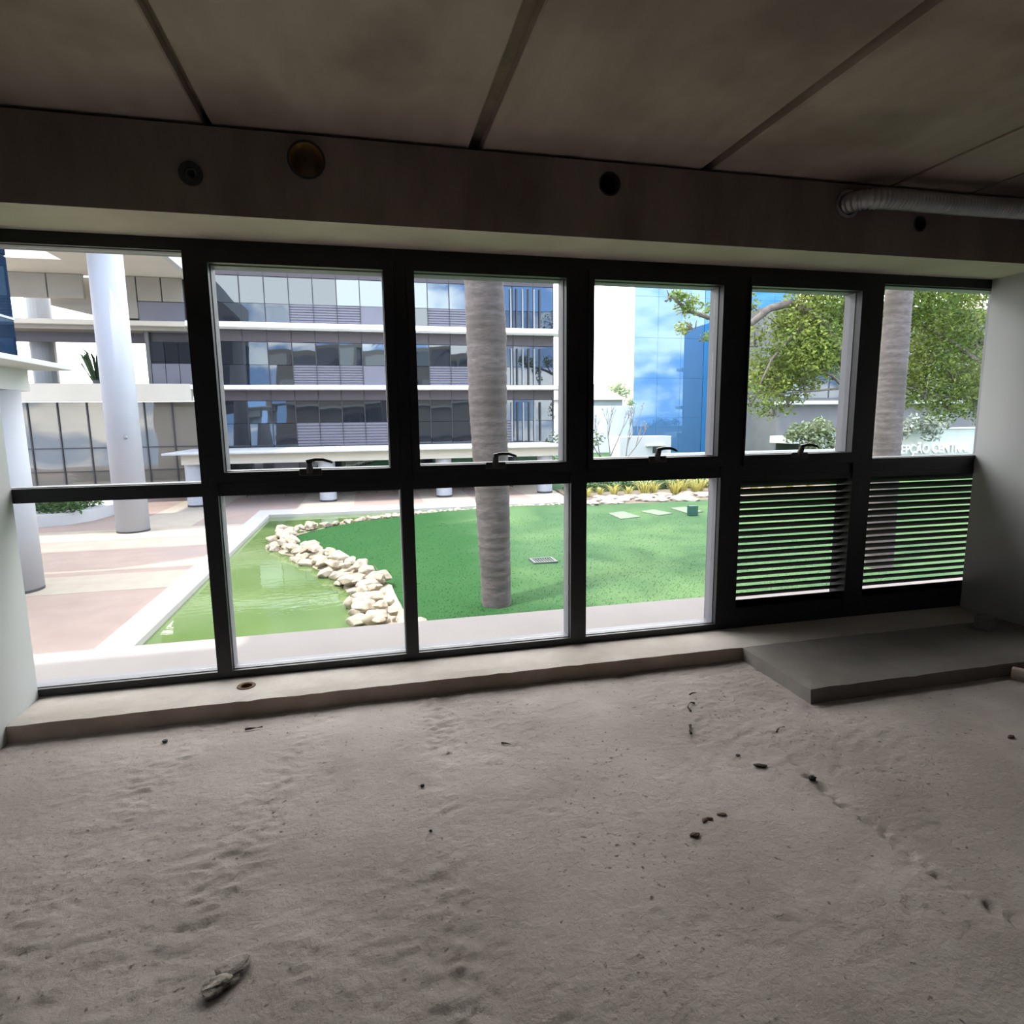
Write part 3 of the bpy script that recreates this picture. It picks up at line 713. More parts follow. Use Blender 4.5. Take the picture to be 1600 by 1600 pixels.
# ================================================================== BOULDERS
def hull_rock(seed, flat):
    rr = random.Random(seed); bm = B()
    for k in range(20):
        d = Vector((rr.gauss(0, 1), rr.gauss(0, 1), rr.gauss(0, 1))).normalized()
        d *= rr.uniform(0.8, 1.1); bm.verts.new((d.x * 1.05, d.y * 0.9, d.z * flat))
    bmesh.ops.convex_hull(bm, input=bm.verts[:])
    bmesh.ops.delete(bm, geom=[v for v in bm.verts if not v.link_faces], context='VERTS')
    bmesh.ops.bevel(bm, geom=bm.edges[:], offset=0.05, segments=1, affect='EDGES')
    return bm
rock_meshes = []
for k in range(8):
    bm = hull_rock(90 + k, 0.62)
    me = bpy.data.meshes.new('rock'); bm.to_mesh(me); bm.free(); setmat(me, M['rock']); rock_meshes.append(me)
OUT = [(0.35, 9.0), (-0.05, 11.0), (-0.32, 12.2), (-0.62, 14.6), (-0.95, 16.2), (-1.75, 18.0), (-2.6, 19.8), (-3.35, 21.4), (-3.55, 22.6), (-3.2, 23.6), (-2.2, 24.6), (-0.7, 25.9), (1.6, 26.85), (4.6, 27.2), (9.6, 27.65)]
INN = [(1.3, 9.0), (0.80, 11.0), (0.62, 12.2), (0.45, 14.6), (-0.10, 16.0), (-0.85, 17.9), (-1.55, 19.4), (-2.45, 20.9), (-2.70, 22.4), (-2.45, 23.2), (-1.7, 24.2), (-0.3, 25.3), (1.9, 26.4), (4.8, 26.85), (9.6, 27.35)]
SECT = ['at the wide near end of the curved pond edge', 'on the slope of the pond edge behind its near end', 'heaped at the bend of the pond edge', 'in the thin far arm of the pond edge']
bank = B()
for i in range(len(OUT) - 1):
    zi = lambda j: G + (0.10 if j < 8 else -0.01)
    p = [(OUT[i], G - 0.13), (INN[i], zi(i)), (INN[i + 1], zi(i + 1)), (OUT[i + 1], G - 0.13)]
    bank.faces.new([bank.verts.new((q[0], q[1], z)) for q, z in p])
bmesh.ops.remove_doubles(bank, verts=bank.verts[:], dist=0.001)
bmesh.ops.subdivide_edges(bank, edges=bank.edges[:], cuts=3, use_grid_fill=True)
for v in bank.verts: v.co.z += 0.06 * mnoise.noise(v.co * 2.0)
structure('trim_9', bank, M['rock'], 'stony bank under the boulders of the pond edge')
def seglen(i): return math.hypot(OUT[i + 1][0] - OUT[i][0], OUT[i + 1][1] - OUT[i][1])
random.seed(11)
placed = []
for i in range(len(OUT) - 1):
    L = seglen(i); wdt = math.hypot(OUT[i][0] - INN[i][0], OUT[i][1] - INN[i][1])
    base = 0.25 if i < 5 else (0.22 if i < 8 else 0.17 if i < 11 else 0.14)
    want = int(L * wdt / (base * base * 2.5)) + (2 if i > 9 else 1)
    for k in range(want):
        t, u = (k + random.random()) / want, random.random()
        x = (OUT[i][0] * (1 - t) + OUT[i + 1][0] * t) * (1 - u) + (INN[i][0] * (1 - t) + INN[i + 1][0] * t) * u
        y = (OUT[i][1] * (1 - t) + OUT[i + 1][1] * t) * (1 - u) + (INN[i][1] * (1 - t) + INN[i + 1][1] * t) * u
        r = base * random.uniform(0.6, 1.3)
        placed.append((x, y, u, r, 0 if y < 15.2 and i < 5 else 1 if i < 7 else 2 if i < 10 else 3))
for x, y, u, r, sct in placed:
    z = G - 0.14 + 0.32 * min(1, u * 1.6) * (1.0 if sct < 3 else 0.55) + r * 0.25
    o = share('rock', random.choice(rock_meshes), None, (x, y, z), (random.uniform(-.3, .3), random.uniform(-.3, .3), random.uniform(0, 6.28)), (r * random.uniform(.9, 1.3), r * random.uniform(.8, 1.1), r * random.uniform(.8, 1.1)))
    size = 'broad' if r > 0.265 else 'small' if r < 0.17 else 'middling'
    side = 'on the water side' if u < 0.36 else 'on the lawn side' if u > 0.66 else 'in the middle of the heap'
    if sct == 3:
        at_ = 'next to the bend' if x < -1.0 else 'left of the thick mullion' if x < 1.7 else 'between mullion and palm' if x < 4.2 else 'behind the palm' if x < 6.2 else 'right of the palm'
        tag(o, '%s cream boulder in the far arm, %s, %s' % (size, side.replace('in the middle of the heap', 'mid heap').replace('on the ', ''), at_), 'rock', '%s far arm boulders %s, %s' % (size, side, at_))
        continue
    tag(o, '%s cream boulder %s %s' % (size, SECT[sct].replace(' of the curved pond edge', '').replace(' of the pond edge', ''), side), 'rock', '%s boulders %s %s' % (size, SECT[sct], side))
o = share('rock', rock_meshes[2], None, (-3.02, 22.7, G + 0.28), (0.2, 0.3, 1.0), (0.27, 0.24, 0.34))
tag(o, 'tallest cream boulder, standing up at the bend of the pond edge', 'rock')

# ================================================================== PALMS
def palm(x, y, prof, label, lean=(0, 0), rings=1.0, seed=0):
    root = tag(empty('palm_tree', (x, y, G)), label, 'palm')
    bm = B(); seg = 28; pr = []
    zs = np.arange(G - 0.2, 8.0, 0.05)
    k0 = [p[0] for p in prof]; k1 = [p[1] for p in prof]
    ringz = []; z = G
    while z < 8.2:
        ringz.append(z); z += random.uniform(0.13, 0.30)
    rows = []
    for z in zs:
        r = float(np.interp(z, k0, k1)); cx = x + float(np.interp(z, [p[0] for p in prof], [p[2] for p in prof]))
        d = min(abs(z - q) for q in ringz)
        row = []
        for k in range(seg):
            a = 2 * math.pi * k / seg
            n = mnoise.noise(Vector((math.cos(a) * 1.5 + seed, math.sin(a) * 1.5, z * 1.2)))
            dd = d + 0.03 * n
            rr = r * (1 + 0.02 * n) - 0.012 * rings * math.exp(-(dd / 0.03) ** 2)
            row.append(bm.verts.new((cx + rr * math.cos(a), y + rr * math.sin(a), z)))
        rows.append(row)
    for a, b in zip(rows, rows[1:]):
        for k in range(seg): bm.faces.new((a[k], a[(k + 1) % seg], b[(k + 1) % seg], b[k]))
    obj('trunk', bm, M['palm'], root, smooth=True)
    cx = x + prof[-1][2]; rt = prof[-1][1]
    obj('crownshaft', lathe(B(), cx, y, [(rt * 0.95, 7.9), (rt * 0.9, 8.2), (rt * 0.6, 9.2), (rt * 0.3, 9.8)], 20), M['crownshaft'], root, smooth=True)
    for k in range(11):
        a = k * 2.4 + seed; up_ = 0.25 + 0.9 * ((k * 37) % 11) / 11
        pts = [(cx + math.cos(a) * s * 2.6, y + math.sin(a) * s * 2.6, 9.6 + up_ * 2.2 * s - 1.9 * s * s) for s in (0, .2, .4, .6, .8, 1.0)]
        fb = tube(B(), pts, [.05, .045, .035, .028, .02, .01], 5)
        side = Vector((-math.sin(a), math.cos(a), 0))
        for s in np.linspace(0.14, 0.98, 26):
            p = Vector([float(np.interp(s, (0, .2, .4, .6, .8, 1.0), [q[j] for q in pts])) for j in range(3)])
            fwd = Vector((math.cos(a), math.sin(a), 0))
            for sg in (-1, 1):
                L = 0.75 * math.sin(0.35 + s * 2.5)
                e = p + side * sg * L * 0.85 + fwd * L * 0.35 + Vector((0, 0, -0.25 * L))
                v = [fb.verts.new(p - fwd * 0.03), fb.verts.new(p + fwd * 0.03), fb.verts.new(e)]
                fb.faces.new(v)
        obj('frond', fb, M['frond'], root)
    return root
palm(2.53, 12.32, [(-2.7, 0.31, 0.02), (-1.5, 0.325, 0.0), (0.17, 0.36, -0.04), (1.73, 0.385, -0.09), (3.2, 0.405, -0.10), (4.3, 0.385, -0.13), (8.0, 0.28, -0.2)], 'thick grey ringed palm trunk on the lawn edge behind the third window', seed=1)
palm(12.90, 13.0, [(-2.7, 0.33, 0.04), (0.4, 0.325, 0.0), (4.6, 0.30, 0.0), (8.0, 0.26, 0.0)], 'grey ringed palm trunk behind the rightmost window and its louvres', seed=3)

# ================================================================== LAWN FURNITURE
def thing_box(name, b, m, label, cat, group=None, bev=0.01):
    return tag(obj(name, bevelled(boxbm(*b), bev, 1), m), label, cat, group)
def quad_slab(name, pts, z0, z1, label, cat, m):
    return tag(obj(name, bevelled(prism(B(), pts, z0, z1), 0.012, 1), m), label, cat)
quad_slab('paving_slab', [(9.62, 22.1), (10.58, 22.35), (10.50, 23.9), (9.70, 23.6)], G - 0.02, G + 0.14, 'pale green-white paving slab on the far lawn, first from the palm trunk', 'paving slab', M['slabgreen'])
quad_slab('paving_slab', [(11.45, 22.5), (12.22, 22.8), (11.95, 24.0), (11.20, 23.7)], G - 0.02, G + 0.14, 'pale paving slab on the far lawn between two like it', 'paving slab', M['slabgreen'])
quad_slab('paving_slab', [(12.80, 22.6), (13.68, 22.9), (13.62, 24.3), (12.86, 24.2)], G - 0.02, G + 0.14, 'pale paving slab on the far lawn partly behind the green box', 'paving slab', M['slabgreen'])
gb = empty('garden_light', (12.80, 22.2, G + 0.1)); tag(gb, 'small dark green box light standing on the far lawn beside the slabs', 'garden light')
obj('body', bevelled(boxbm(12.62, 12.98, 22.1, 22.36, G + 0.10, G + 0.50), 0.015), M['boxgreen'], gb)
obj('foot', boxbm(12.76, 12.84, 22.18, 22.28, G + 0.04, G + 0.10), M['white'], gb)
dg_ = empty('lawn_drain', (4.6, 15.8, G + 0.1)); tag(dg_, 'grey rectangular drain grate set in the lawn right of the palm', 'drain')
zl = float(lawn_z(np.array([4.6]), np.array([15.8]))[0])
fb = B(); box(fb, 4.26, 4.94, 15.50, 15.58, zl - .02, zl + .05); box(fb, 4.26, 4.94, 16.02, 16.10, zl - .02, zl + .05); box(fb, 4.26, 4.34, 15.58, 16.02, zl - .02, zl + .05); box(fb, 4.86, 4.94, 15.58, 16.02, zl - .02, zl + .05)
obj('frame', fb, M['grate'], dg_)
for k in range(7): obj('bar', boxbm(4.38 + k * 0.07, 4.41 + k * 0.07, 15.58, 16.02, zl - .02, zl + .04), M['grate'], dg_)

# planting bed: flat stones, yellow grasses, hedge strip
bed = structure('trim_7', prism(B(), [(9.6, 26.2), (16.5, 26.4), (26, 27.5), (26, 33), (10.4, 33), (9.8, 28.5)], G - 0.05, G + 0.10), M['soil'], 'planting bed behind the lawn')
fs = []
for k in range(4):
    bm = lump(1.0, 50 + k, 0.30, 2, 0.3); me = bpy.data.meshes.new('stone'); bm.to_mesh(me); bm.free(); setmat(me, M['flagstone']); fs.append(me)
for k in range(64):
    y = 26.4 + 2.6 * random.random(); x = 9.8 + (y - 26.4) * 0.5 + random.random() * 8.0
    r = random.uniform(0.20, 0.42)
    o = share('stone', random.choice(fs), None, (x, y, G + 0.10 + r * 0.1), (0, 0, random.random() * 6), (r * 1.3, r, r))
    ln = 'against the lawn' if y < 27.2 else 'against the yellow grasses' if y > 28.1 else 'in the middle row'
    en = 'at the left end of the bed' if x < 12.6 else 'at the right end of the bed' if x > 15.6 else 'before the middle of the bed'
    sz = 'wide' if r > 0.32 else 'narrow'
    tag(o, '%s flat pale stone %s %s' % (sz, ln, en), 'stone', '%s flat stones %s %s' % (sz, ln, en))

def blades(n, h, spread, w, cx=0, cy=0, droop=0.5):
    v, f = [], []
    for k in range(n):
        a = random.random() * 6.28; s = random.random() ** 0.6 * spread; hh = h * random.uniform(.6, 1.1)
        x, y = cx + math.cos(a) * s * 0.3, cy + math.sin(a) * s * 0.3
        mx, my = x + math.cos(a) * s * 0.5, y + math.sin(a) * s * 0.5
        ex, ey = x + math.cos(a) * s * 1.3, y + math.sin(a) * s * 1.3
        i = len(v); px, py = -math.sin(a) * w, math.cos(a) * w
        v += [(x - px, y - py, 0), (x + px, y + py, 0), (mx + px, my + py, hh * .7), (mx - px, my - py, hh * .7), (ex, ey, hh * (1.0 - droop * 0.25))]
        f += [(i, i + 1, i + 2, i + 3), (i + 3, i + 2, i + 4)]
    return v, f
yg = []
for k in range(3):
    v, f = blades(60, 0.8, 0.5, 0.018); me = bpy.data.meshes.new('yellow_grass'); me.from_pydata(v, [], f); setmat(me, M['leafyellow']); yg.append(me)
ypos = [(10.9, 29.3, .7), (11.7, 29.6, .6), (12.4, 29.4, .8), (13.1, 29.2, .7), (14.0, 29.2, 1.1), (14.6, 29.4, .9), (15.6, 29.0, 1.0), (16.2, 29.3, 1.1), (16.8, 29.0, 1.0), (17.3, 29.4, 1.1), (17.9, 29.1, 1.0), (18.5, 29.4, 1.0), (19.1, 29.2, .9), (19.8, 29.5, .9), (20.6, 29.4, .9), (21.6, 29.6, .9), (23.0, 29.6, 1.0), (24.4, 29.7, 1.0)]
for k, (x, y, s) in enumerate(ypos):
    o = share('yellow_grass', yg[k % 3], None, (x, y, G + 0.09), (0, 0, k * 1.3), (s * 1.1, s * 1.1, s))
    en = 'thin clump at the left end' if k < 3 else 'first dense clumps from the left' if k < 6 else 'thick middle stretch' if k < 12 else 'right end'
    tag(o, 'yellow-leaved ornamental grass behind the flat stones, %s' % en, 'plant', 'yellow grasses, %s' % en)

def leaf_cloud(centers, size, flat=0.85):
    """Leaf quads scattered in blobs; returns vertex and face arrays."""
    P = []
    for (cx, cy, cz, r, n) in centers:
        d = rng.normal(size=(n, 3)); d /= np.linalg.norm(d, axis=1)[:, None]
        rad = r * rng.random(n) ** 0.45
        P.append(np.array([cx, cy, cz]) + d * rad[:, None] * np.array([1, 1, flat]))
    P = np.concatenate(P); n = len(P)
    a = rng.normal(size=(n, 3)); a[:, 2] *= 0.6; a /= np.linalg.norm(a, axis=1)[:, None]
    b = np.cross(a, rng.normal(size=(n, 3))); b /= np.linalg.norm(b, axis=1)[:, None]
    s = size * (0.6 + 0.8 * rng.random(n))[:, None]
    q = np.stack([P - a * s, P + b * s * 0.45, P + a * s, P - b * s * 0.45], 1).reshape(-1, 3)
    return q, np.arange(4 * n).reshape(n, 4)
def foliage(name, centers, size, m, parent=None, flat=0.85):
    q, f = leaf_cloud(centers, size, flat)
    me = grid_mesh(name, q, f, m); me.polygons.foreach_set('use_smooth', np.zeros(len(f), dtype=bool))
    o = bpy.data.objects.new(name, me)
    if parent is not None: o.parent = parent; o.location = -worldpos(parent)
    o['kind'] = 'stuff'
    return link(o)

hedge = empty('low_hedge', (15, 31.5, G)); tag(hedge, 'low dark green hedge strip behind the yellow grasses', 'hedge')
hc = [(10.8 + k * 0.62, 31.5 + random.uniform(-.3, .3), G + 0.38, 0.55, 170) for k in range(28)]
foliage('foliage', hc, 0.09, M['leafhedge'], hedge, 0.7)
hb = B(); box(hb, 10.7, 28.0, 31.2, 31.8, G + 0.05, G + 0.45); obj('stem_mass', hb, M['leafhedge'], hedge)

# bare-branched frangipani shrub in front of the white wall
fr = empty('frangipani', (15.6, 38, G)); tag(fr, 'bare many-branched frangipani shrub in front of the white wall', 'shrub')
def branching(bm, p, d, L, r, depth, spread=0.55):
    e = p + d * L
    mid = p + d * L * 0.5 + Vector((random.uniform(-1, 1), random.uniform(-1, 1), 0)) * L * 0.06
    tube(bm, [p, mid, e], [r, r * .85, r * .7], 5)
    if depth == 0: return [e]
    t = []
    for k in range(random.choice((2, 3))):
        nd = (d + Vector((random.uniform(-1, 1), random.uniform(-1, 1), random.uniform(-.1, .7))) * spread).normalized()
        t += branching(bm, e, nd, L * random.uniform(.62, .85), r * .68, depth - 1, spread)
    return t
fbm = B(); tips_ = []
for k, (dx, lx) in enumerate(((-1.2, -.45), (-.5, -.2), (.2, .1), (.8, .5), (-1.9, -.5))):
    tips_ += branching(fbm, Vector((15.6 + dx * .5, 38 + (k % 3 - 1) * .3, G)), Vector((lx, 0.0, 1)).normalized(), 1.55, 0.062, 4, 0.42)
obj('branches', fbm, M['barkgrey'], fr)
foliage('foliage', [(t.x, t.y, t.z, 0.16, 2) for t in tips_[::3]], 0.08, M['leafpale'], fr)
gsh = empty('green_shrub', (14.0, 37, G)); tag(gsh, 'loose pale green shrub beside the frangipani at the edge of the fourth window', 'shrub')
gb2 = B(); tube(gb2, [(14.0, 37, G), (14.0, 37, G + 1.6)], [.06, .03], 6); obj('stem', gb2, M['barkpale'], gsh)
foliage('foliage', [(13.6, 37, -0.4, 0.6, 160), (14.2, 37, 0.3, 0.7, 160), (13.4, 37, 0.7, .5, 90), (14.6, 37, -1.5, .7, 200), (13.2, 37, -1.4, .6, 150), (11.6, 37, 0.2, .7, 120), (11.2, 37, -0.9, .8, 160)], 0.11, M['leafpale'], gsh)

thing_box('planter_wall', (18.9, 35.6, 37.0, 37.25, G, -0.76), M['white'], 'long low white planter wall at the foot of the blue glass tower', 'wall', bev=0.03)
thing_box('garden_bench', (15.6, 18.0, 38.6, 39.2, G + 1.20, G + 1.42), M['grate'], 'low grey-green box seat beyond the frangipani', 'bench', bev=0.02)

# ================================================================== BIG TREES
CL = [(20.2, 5.9, 1.85, 1500), (21.5, 6.6, 1.53, 1100), (18.8, 4.6, 1.6, 1300), (17.9, 3.6, 1.2, 700), (20.1, 4.1, 1.52, 1100), (17.3, 3.0, 0.97, 220), (21.3, 4.7, 1.37, 800), (19.0, 6.6, 1.31, 600), (18.1, 5.7, 0.97, 260), (16.9, 4.9, 0.89, 130), (16.8, 2.3, 0.9, 130), (16.5, 6.4, 0.62, 100), (18.6, 2.3, 1.0, 160), (13.2, 6.1, 0.59, 130), (12.6, 6.5, 0.41, 60), (13.7, 5.4, 0.42, 70), (14.7, 6.1, 0.54, 60), (14.2, 4.9, 0.3, 22), (19.4, 3.1, 1.2, 420), (17.7, 1.8, 0.65, 60), (20.5, 7.8, 1.6, 500), (18.5, 8.0, 1.4, 300), (19.0, 9.6, 1.9, 700), (21.5, 9.2, 2.0, 800), (16.2, 9.3, 1.7, 500), (20.0, 11.4, 2.0, 700), (23.0, 11.0, 2.0, 700), (17.2, 11.0, 1.6, 450)]  # topmost clusters, unseen above the window, added to hold back sky light
CR = [(26.2, 6.6, 1.32, 800), (28.1, 6.1, 1.75, 1400), (30.0, 5.5, 1.6, 1200), (27.0, 4.6, 1.74, 1500), (29.0, 3.8, 1.8, 1500), (27.0, 2.9, 1.36, 900), (30.1, 2.7, 1.63, 1000), (28.6, 2.1, 1.2, 500), (24.8, 5.4, 1.67, 700), (24.1, 3.6, 1.48, 600), (23.5, 6.0, 1.63, 800), (30.3, 7.4, 1.6, 500), (25.0, 6.9, 1.48, 700), (26.4, 7.7, 1.5, 500), (30.8, 1.8, 1.24, 400), (32.0, 6.3, 1.6, 900), (32.6, 4.6, 1.5, 900), (32.3, 3.0, 1.4, 700), (29.0, 7.9, 1.5, 600), (28.0, 8.6, 1.6, 800), (30.6, 8.4, 1.6, 800), (25.5, 9.4, 2.0, 800), (28.5, 9.8, 2.1, 900), (31.5, 9.4, 2.0, 800), (27.0, 11.8, 2.1, 800), (30.5, 12.0, 2.0, 700), (34.0, 8.0, 2.0, 700), (35.5, 5.5, 1.9, 600), (34.5, 10.8, 2.0, 600)]  # high clusters here too are unseen, added to dim the room's right side
def big_tree(base, y, clusters, limbs, label, m):
    t = tag(empty('tree', (base, y, G)), label, 'tree')
    tb = B(); tube(tb, [(base, y, G - .2), (base - .1, y, G + 1.6), (base - .2, y + .1, G + 3.4), (base - .5, y + .1, G + 5.2)], [.42, .34, .30, .20], 12)
    obj('trunk', tb, M['bark'], t, smooth=True)
    for pts, r0 in limbs:
        n = len(pts)
        obj('branch', tube(B(), pts, [r0 * (1 - 0.75 * i / (n - 1)) for i in range(n)], 7), M['bark'], t, smooth=True)
    tw = B()
    for (cx, cz, r, n) in clusters:
        for k in range(5):
            e = Vector((cx + random.uniform(-r, r) * .8, y + random.uniform(-r, r) * .8, cz + random.uniform(-r, r) * .7))
            s_ = Vector((cx + random.uniform(-.2, .2), y + random.uniform(-.2, .2), cz - r * .35))
            tube(tw, [s_, (s_ + e) / 2 + Vector((0, 0, .12 * r)), e], [.035, .025, .012], 4)
    o = obj('twigs', tw, M['bark'], t); o['kind'] = 'stuff'
    foliage('foliage', [(cx, y + random.uniform(-.9, .9), cz, r, int(n * 1.9)) for cx, cz, r, n in clusters], 0.095, m, t)
    return t
big_tree(22.2, 24.3, CL, [
    ([(22.1, 24.3, 1.0), (21.4, 24.2, 2.85), (20.6, 24.1, 3.35), (19.5, 24.0, 3.6)], .13),
    ([(21.4, 24.2, 2.8), (20.2, 24.1, 2.7), (18.6, 24.0, 2.6), (17.0, 24.0, 2.35), (16.0, 24, 2.5)], .06),
    ([(21.9, 24.3, 3.0), (20.8, 24.0, 4.6), (19.3, 23.8, 5.9), (18.0, 23.8, 6.35), (17.0, 23.8, 6.1), (16.2, 23.8, 5.5), (15.3, 23.8, 5.25), (14.4, 23.8, 5.6), (13.2, 23.8, 5.9), (12.4, 23.8, 6.5)], .24),
    ([(15.3, 23.8, 5.25), (14.6, 23.8, 6.2), (14.4, 23.8, 6.6)], .06),
    ([(19.3, 23.8, 5.9), (18.2, 23.7, 5.0), (17.2, 23.7, 4.0), (16.8, 23.7, 3.2), (16.4, 23.7, 2.2)], .09),
    ([(21.8, 24.3, 2.2), (22.0, 24.2, 2.1), (21.6, 24.2, 1.4)], .07),
    ([(21.8, 24.3, 3.4), (21.6, 24.4, 5.2), (21.2, 24.4, 7.2)], .2)],
    'broad leafy tree reaching from behind the fifth window across the blue tower', M['leaf'])
big_tree(34.0, 25.3, CR, [
    ([(33.8, 25.3, 1.5), (31.5, 25.2, 3.4), (28.4, 25.1, 5.0), (25.0, 25.0, 6.4)], .2),
    ([(33.8, 25.3, 2.2), (32.6, 25.2, 4.4), (30.2, 25.2, 6.6)], .18),
    ([(33.4, 25.3, 2.2), (30.2, 25.2, 2.2), (27.8, 25.2, 2.5), (24.4, 25.2, 3.2)], .10),
    ([(33.5, 25.3, 3.0), (30.4, 25.3, 5.0), (28.0, 25.3, 7.2), (28.9, 24.4, 7.5)], .14)],
    'dense green tree filling the rightmost window above the sign wall', M['leaf'])

bu = empty('bush', (31.5, 38.5, G)); tag(bu, 'bright pale green bush below the big tree, in front of the grey office', 'bush')
bb = B(); tube(bb, [(31.5, 38.8, G), (31.6, 38.8, 0.4)], [.12, .06], 6); obj('stem', bb, M['bark'], bu)
foliage('foliage', [(31.0, 38.9, 0.4, 1.0, 320), (32.4, 38.9, 0.7, 1.0, 320), (33.4, 38.9, 0.2, .8, 220), (31.8, 38.9, -0.4, .9, 220), (30.2, 38.9, 0.1, .6, 80), (33.2, 38.7, -.8, .8, 140)], 0.17, M['leafpale'], bu)
vb = empty('bush', (41.0, 38.6, G)); tag(vb, 'white-speckled variegated bush above the lettering on the sign wall', 'bush')
bb = B(); tube(bb, [(39.0, 39, G), (39.1, 39, -0.6), (40.2, 39, 0.3), (42.0, 39, 0.8)], [.10, .08, .05, .02], 6); obj('stem', bb, M['bark'], vb)
foliage('foliage', [(39.6, 38.8, 0.2, .9, 200), (40.8, 38.8, 0.9, .9, 230), (42.2, 38.8, 0.8, .9, 200), (43.6, 38.8, 1.0, .7, 130), (42.6, 38.8, 0.1, .8, 90), (38.7, 38.8, -.2, .6, 80)], 0.17, M['leafwhite'], vb)

# ================================================================== FAR OFFICE BUILDING (centre)
main = empty('office_building', (2, 37, G)); tag(main, 'four-storey dark glass office building with white slab edges and entrance canopy', 'building')
FX0, FX1, MW = -8.86, 11.46, 1.27
NB = 16
YF = 37.0
core = B(); box(core, FX0, FX1, YF + 0.14, 46, G, 11.0); obj('core', core, M['mullion'], main)
def louvre_panel(w, h, n):
    bm = B(); pts = []
    for k in range(n):
        z0, z1 = h * k / n, h * (k + 1) / n
        pts += [(0.02, z0), (-0.03, z0 + (z1 - z0) * .15), (-0.03, z0 + (z1 - z0) * .75), (0.02, z0 + (z1 - z0) * .9)]
    pts.append((0.02, h))
    a = [bm.verts.new((0.012, y, z)) for y, z in pts]; b = [bm.verts.new((w - 0.012, y, z)) for y, z in pts]
    for i in range(len(pts) - 1): bm.faces.new((a[i], b[i], b[i + 1], a[i + 1]))
    me = bpy.data.meshes.new('louvre_panel'); bm.to_mesh(me); bm.free(); setmat(me, M['spandrel']); return me
def flat_panel(name, w, h, m, t=0.04):
    bm = boxbm(0.012, w - 0.012, -t / 2, t / 2, 0.012, h - 0.012)
    me = bpy.data.meshes.new(name); bm.to_mesh(me); bm.free(); setmat(me, m); return me
# storey rows: bulkhead, upper glass, lower panels
rows = [(0.18, 1.50, 1.50, 2.75, 2.75, 3.33), (3.60, 4.72, 4.72, 5.95, 5.95, 6.58), (6.88, 8.00, 8.00, 9.42, 9.42, 10.4)]
kinds = {0: 'DDDDLLLLPDDDLLDDD', 1: 'DDDDLLLPDDLLDDDDD', 2: 'DDDDLLLPDDLLDDDDD'}
for ri, (a0, a1, g0, g1, b0_, b1_) in enumerate(rows):
    mesh_l = louvre_panel(MW, a1 - a0, 8); mesh_p = flat_panel('spandrel_panel', MW, a1 - a0, M['spandrel'])
    mesh_g = flat_panel('glass_panel', MW, a1 - a0, M['glass_dark'], 0.01); mesh_u = [flat_panel('glass_panel', MW, g1 - g0, M[k], 0.01) for k in ('glass_dark', 'glass_mid', 'glass_mid')]
    mesh_b = flat_panel('bulkhead_panel', MW, b1_ - b0_, M['bulkhead'])
    for k in range(NB):
        x = FX0 + k * MW
        kd = kinds[ri][k]
        share('louvre_panel' if kd == 'L' else 'spandrel_panel' if kd == 'P' else 'glass_panel', {'L': mesh_l, 'P': mesh_p, 'D': mesh_g}[kd], main, (x, YF, a0), (0, 0, random.uniform(-.006, .006) if kd == 'D' else 0))
        mu = mesh_u[1 + k % 2] if (ri == 2 and k > 5) or (ri == 1 and 6 <= k <= 8) or random.random() < 0.15 else mesh_u[0]
        share('glass_panel', mu, main, (x, YF, g0), (random.uniform(-.012, .006), 0, random.uniform(-.03, .03)))
        share('bulkhead_panel', mesh_b, main, (x, YF - 0.03, b0_))
for k in range(NB + 1):
    x = FX0 + k * MW
    obj('mullion', boxbm(x - 0.025, x + 0.025, YF - 0.05, YF + 0.10, 0.5, 10.4), M['mullion'], main)
obj('slab_edge', bevelled(boxbm(-8.9, 12.2, 36.0, 37.6, 3.34, 3.56), 0.02, 1), M['sunlitwhite'], main)
obj('slab_edge', bevelled(boxbm(-8.9, 12.2, 36.0, 37.6, 6.60, 6.86), 0.02, 1), M['sunlitwhite'], main)
obj('slab_edge', bevelled(boxbm(-8.9, 12.2, 36.0, 37.6, 10.45, 10.8), 0.02, 1), M['sunlitwhite'], main)
# end return wall with open slatted stair screen
for ri, (a0, a1, g0, g1, b0_, b1_) in enumerate(rows):
    for k in range(6):
        x = 8.75 + k * 0.36
        obj('screen_post', boxbm(x, x + 0.09, YF - 0.12, YF - 0.06, a0 + 0.05, g1 - 0.15), M['mullion'] if k % 2 else M['colgrey'], main)
# ground floor behind the columns
gfm = [flat_panel('glass_panel', 2.54, 2.0, M[k], 0.02) for k in ('glass_dark', 'glass_mid')]
for k in range(8): share('glass_panel', gfm[k % 2], main, (FX0 + k * 2.54, YF + 0.08, G + 0.05), (0, 0, random.uniform(-.01, .01)))
# canopy: thin roof slab over a fascia beam on round columns
obj('canopy_slab', bevelled(boxbm(-9.3, 10.75, 31.55, 37.0, 0.06, 0.16), 0.015, 1), M['white'], main)
obj('canopy_beam', boxbm(-8.6, 10.2, 32.0, 33.2, -0.42, 0.06), M['cream'], main)
for k, x in enumerate((-8.2, -2.0, 3.98, 9.6)):
    c = obj('column', lathe(B(), x, 32.6, [(0.42, G + 0.10), (0.42, -0.42)], 28), M['colpaint'], main, smooth=False)
    obj('base_ring', lathe(B(), x, 32.6, [(0.425, G + 0.006), (0.425, G + 0.10)], 28), M['dark'], c)
rail = empty('railing', (0, 35.8, G)); tag(rail, 'low black metal railing at the foot of the far office building', 'railing')
rb = B(); box(rb, -6.5, 8.5, 35.78, 35.82, G + 0.42, G + 0.46); obj('top_rail', rb, M['mullion'], rail)
rb = B(); box(rb, -6.5, 8.5, 35.78, 35.82, G + 0.08, G + 0.11); obj('bottom_rail', rb, M['mullion'], rail)
for k in range(16): obj('post', boxbm(-6.5 + k, -6.47 + k, 35.78, 35.82, G, G + 0.44), M['mullion'], rail)

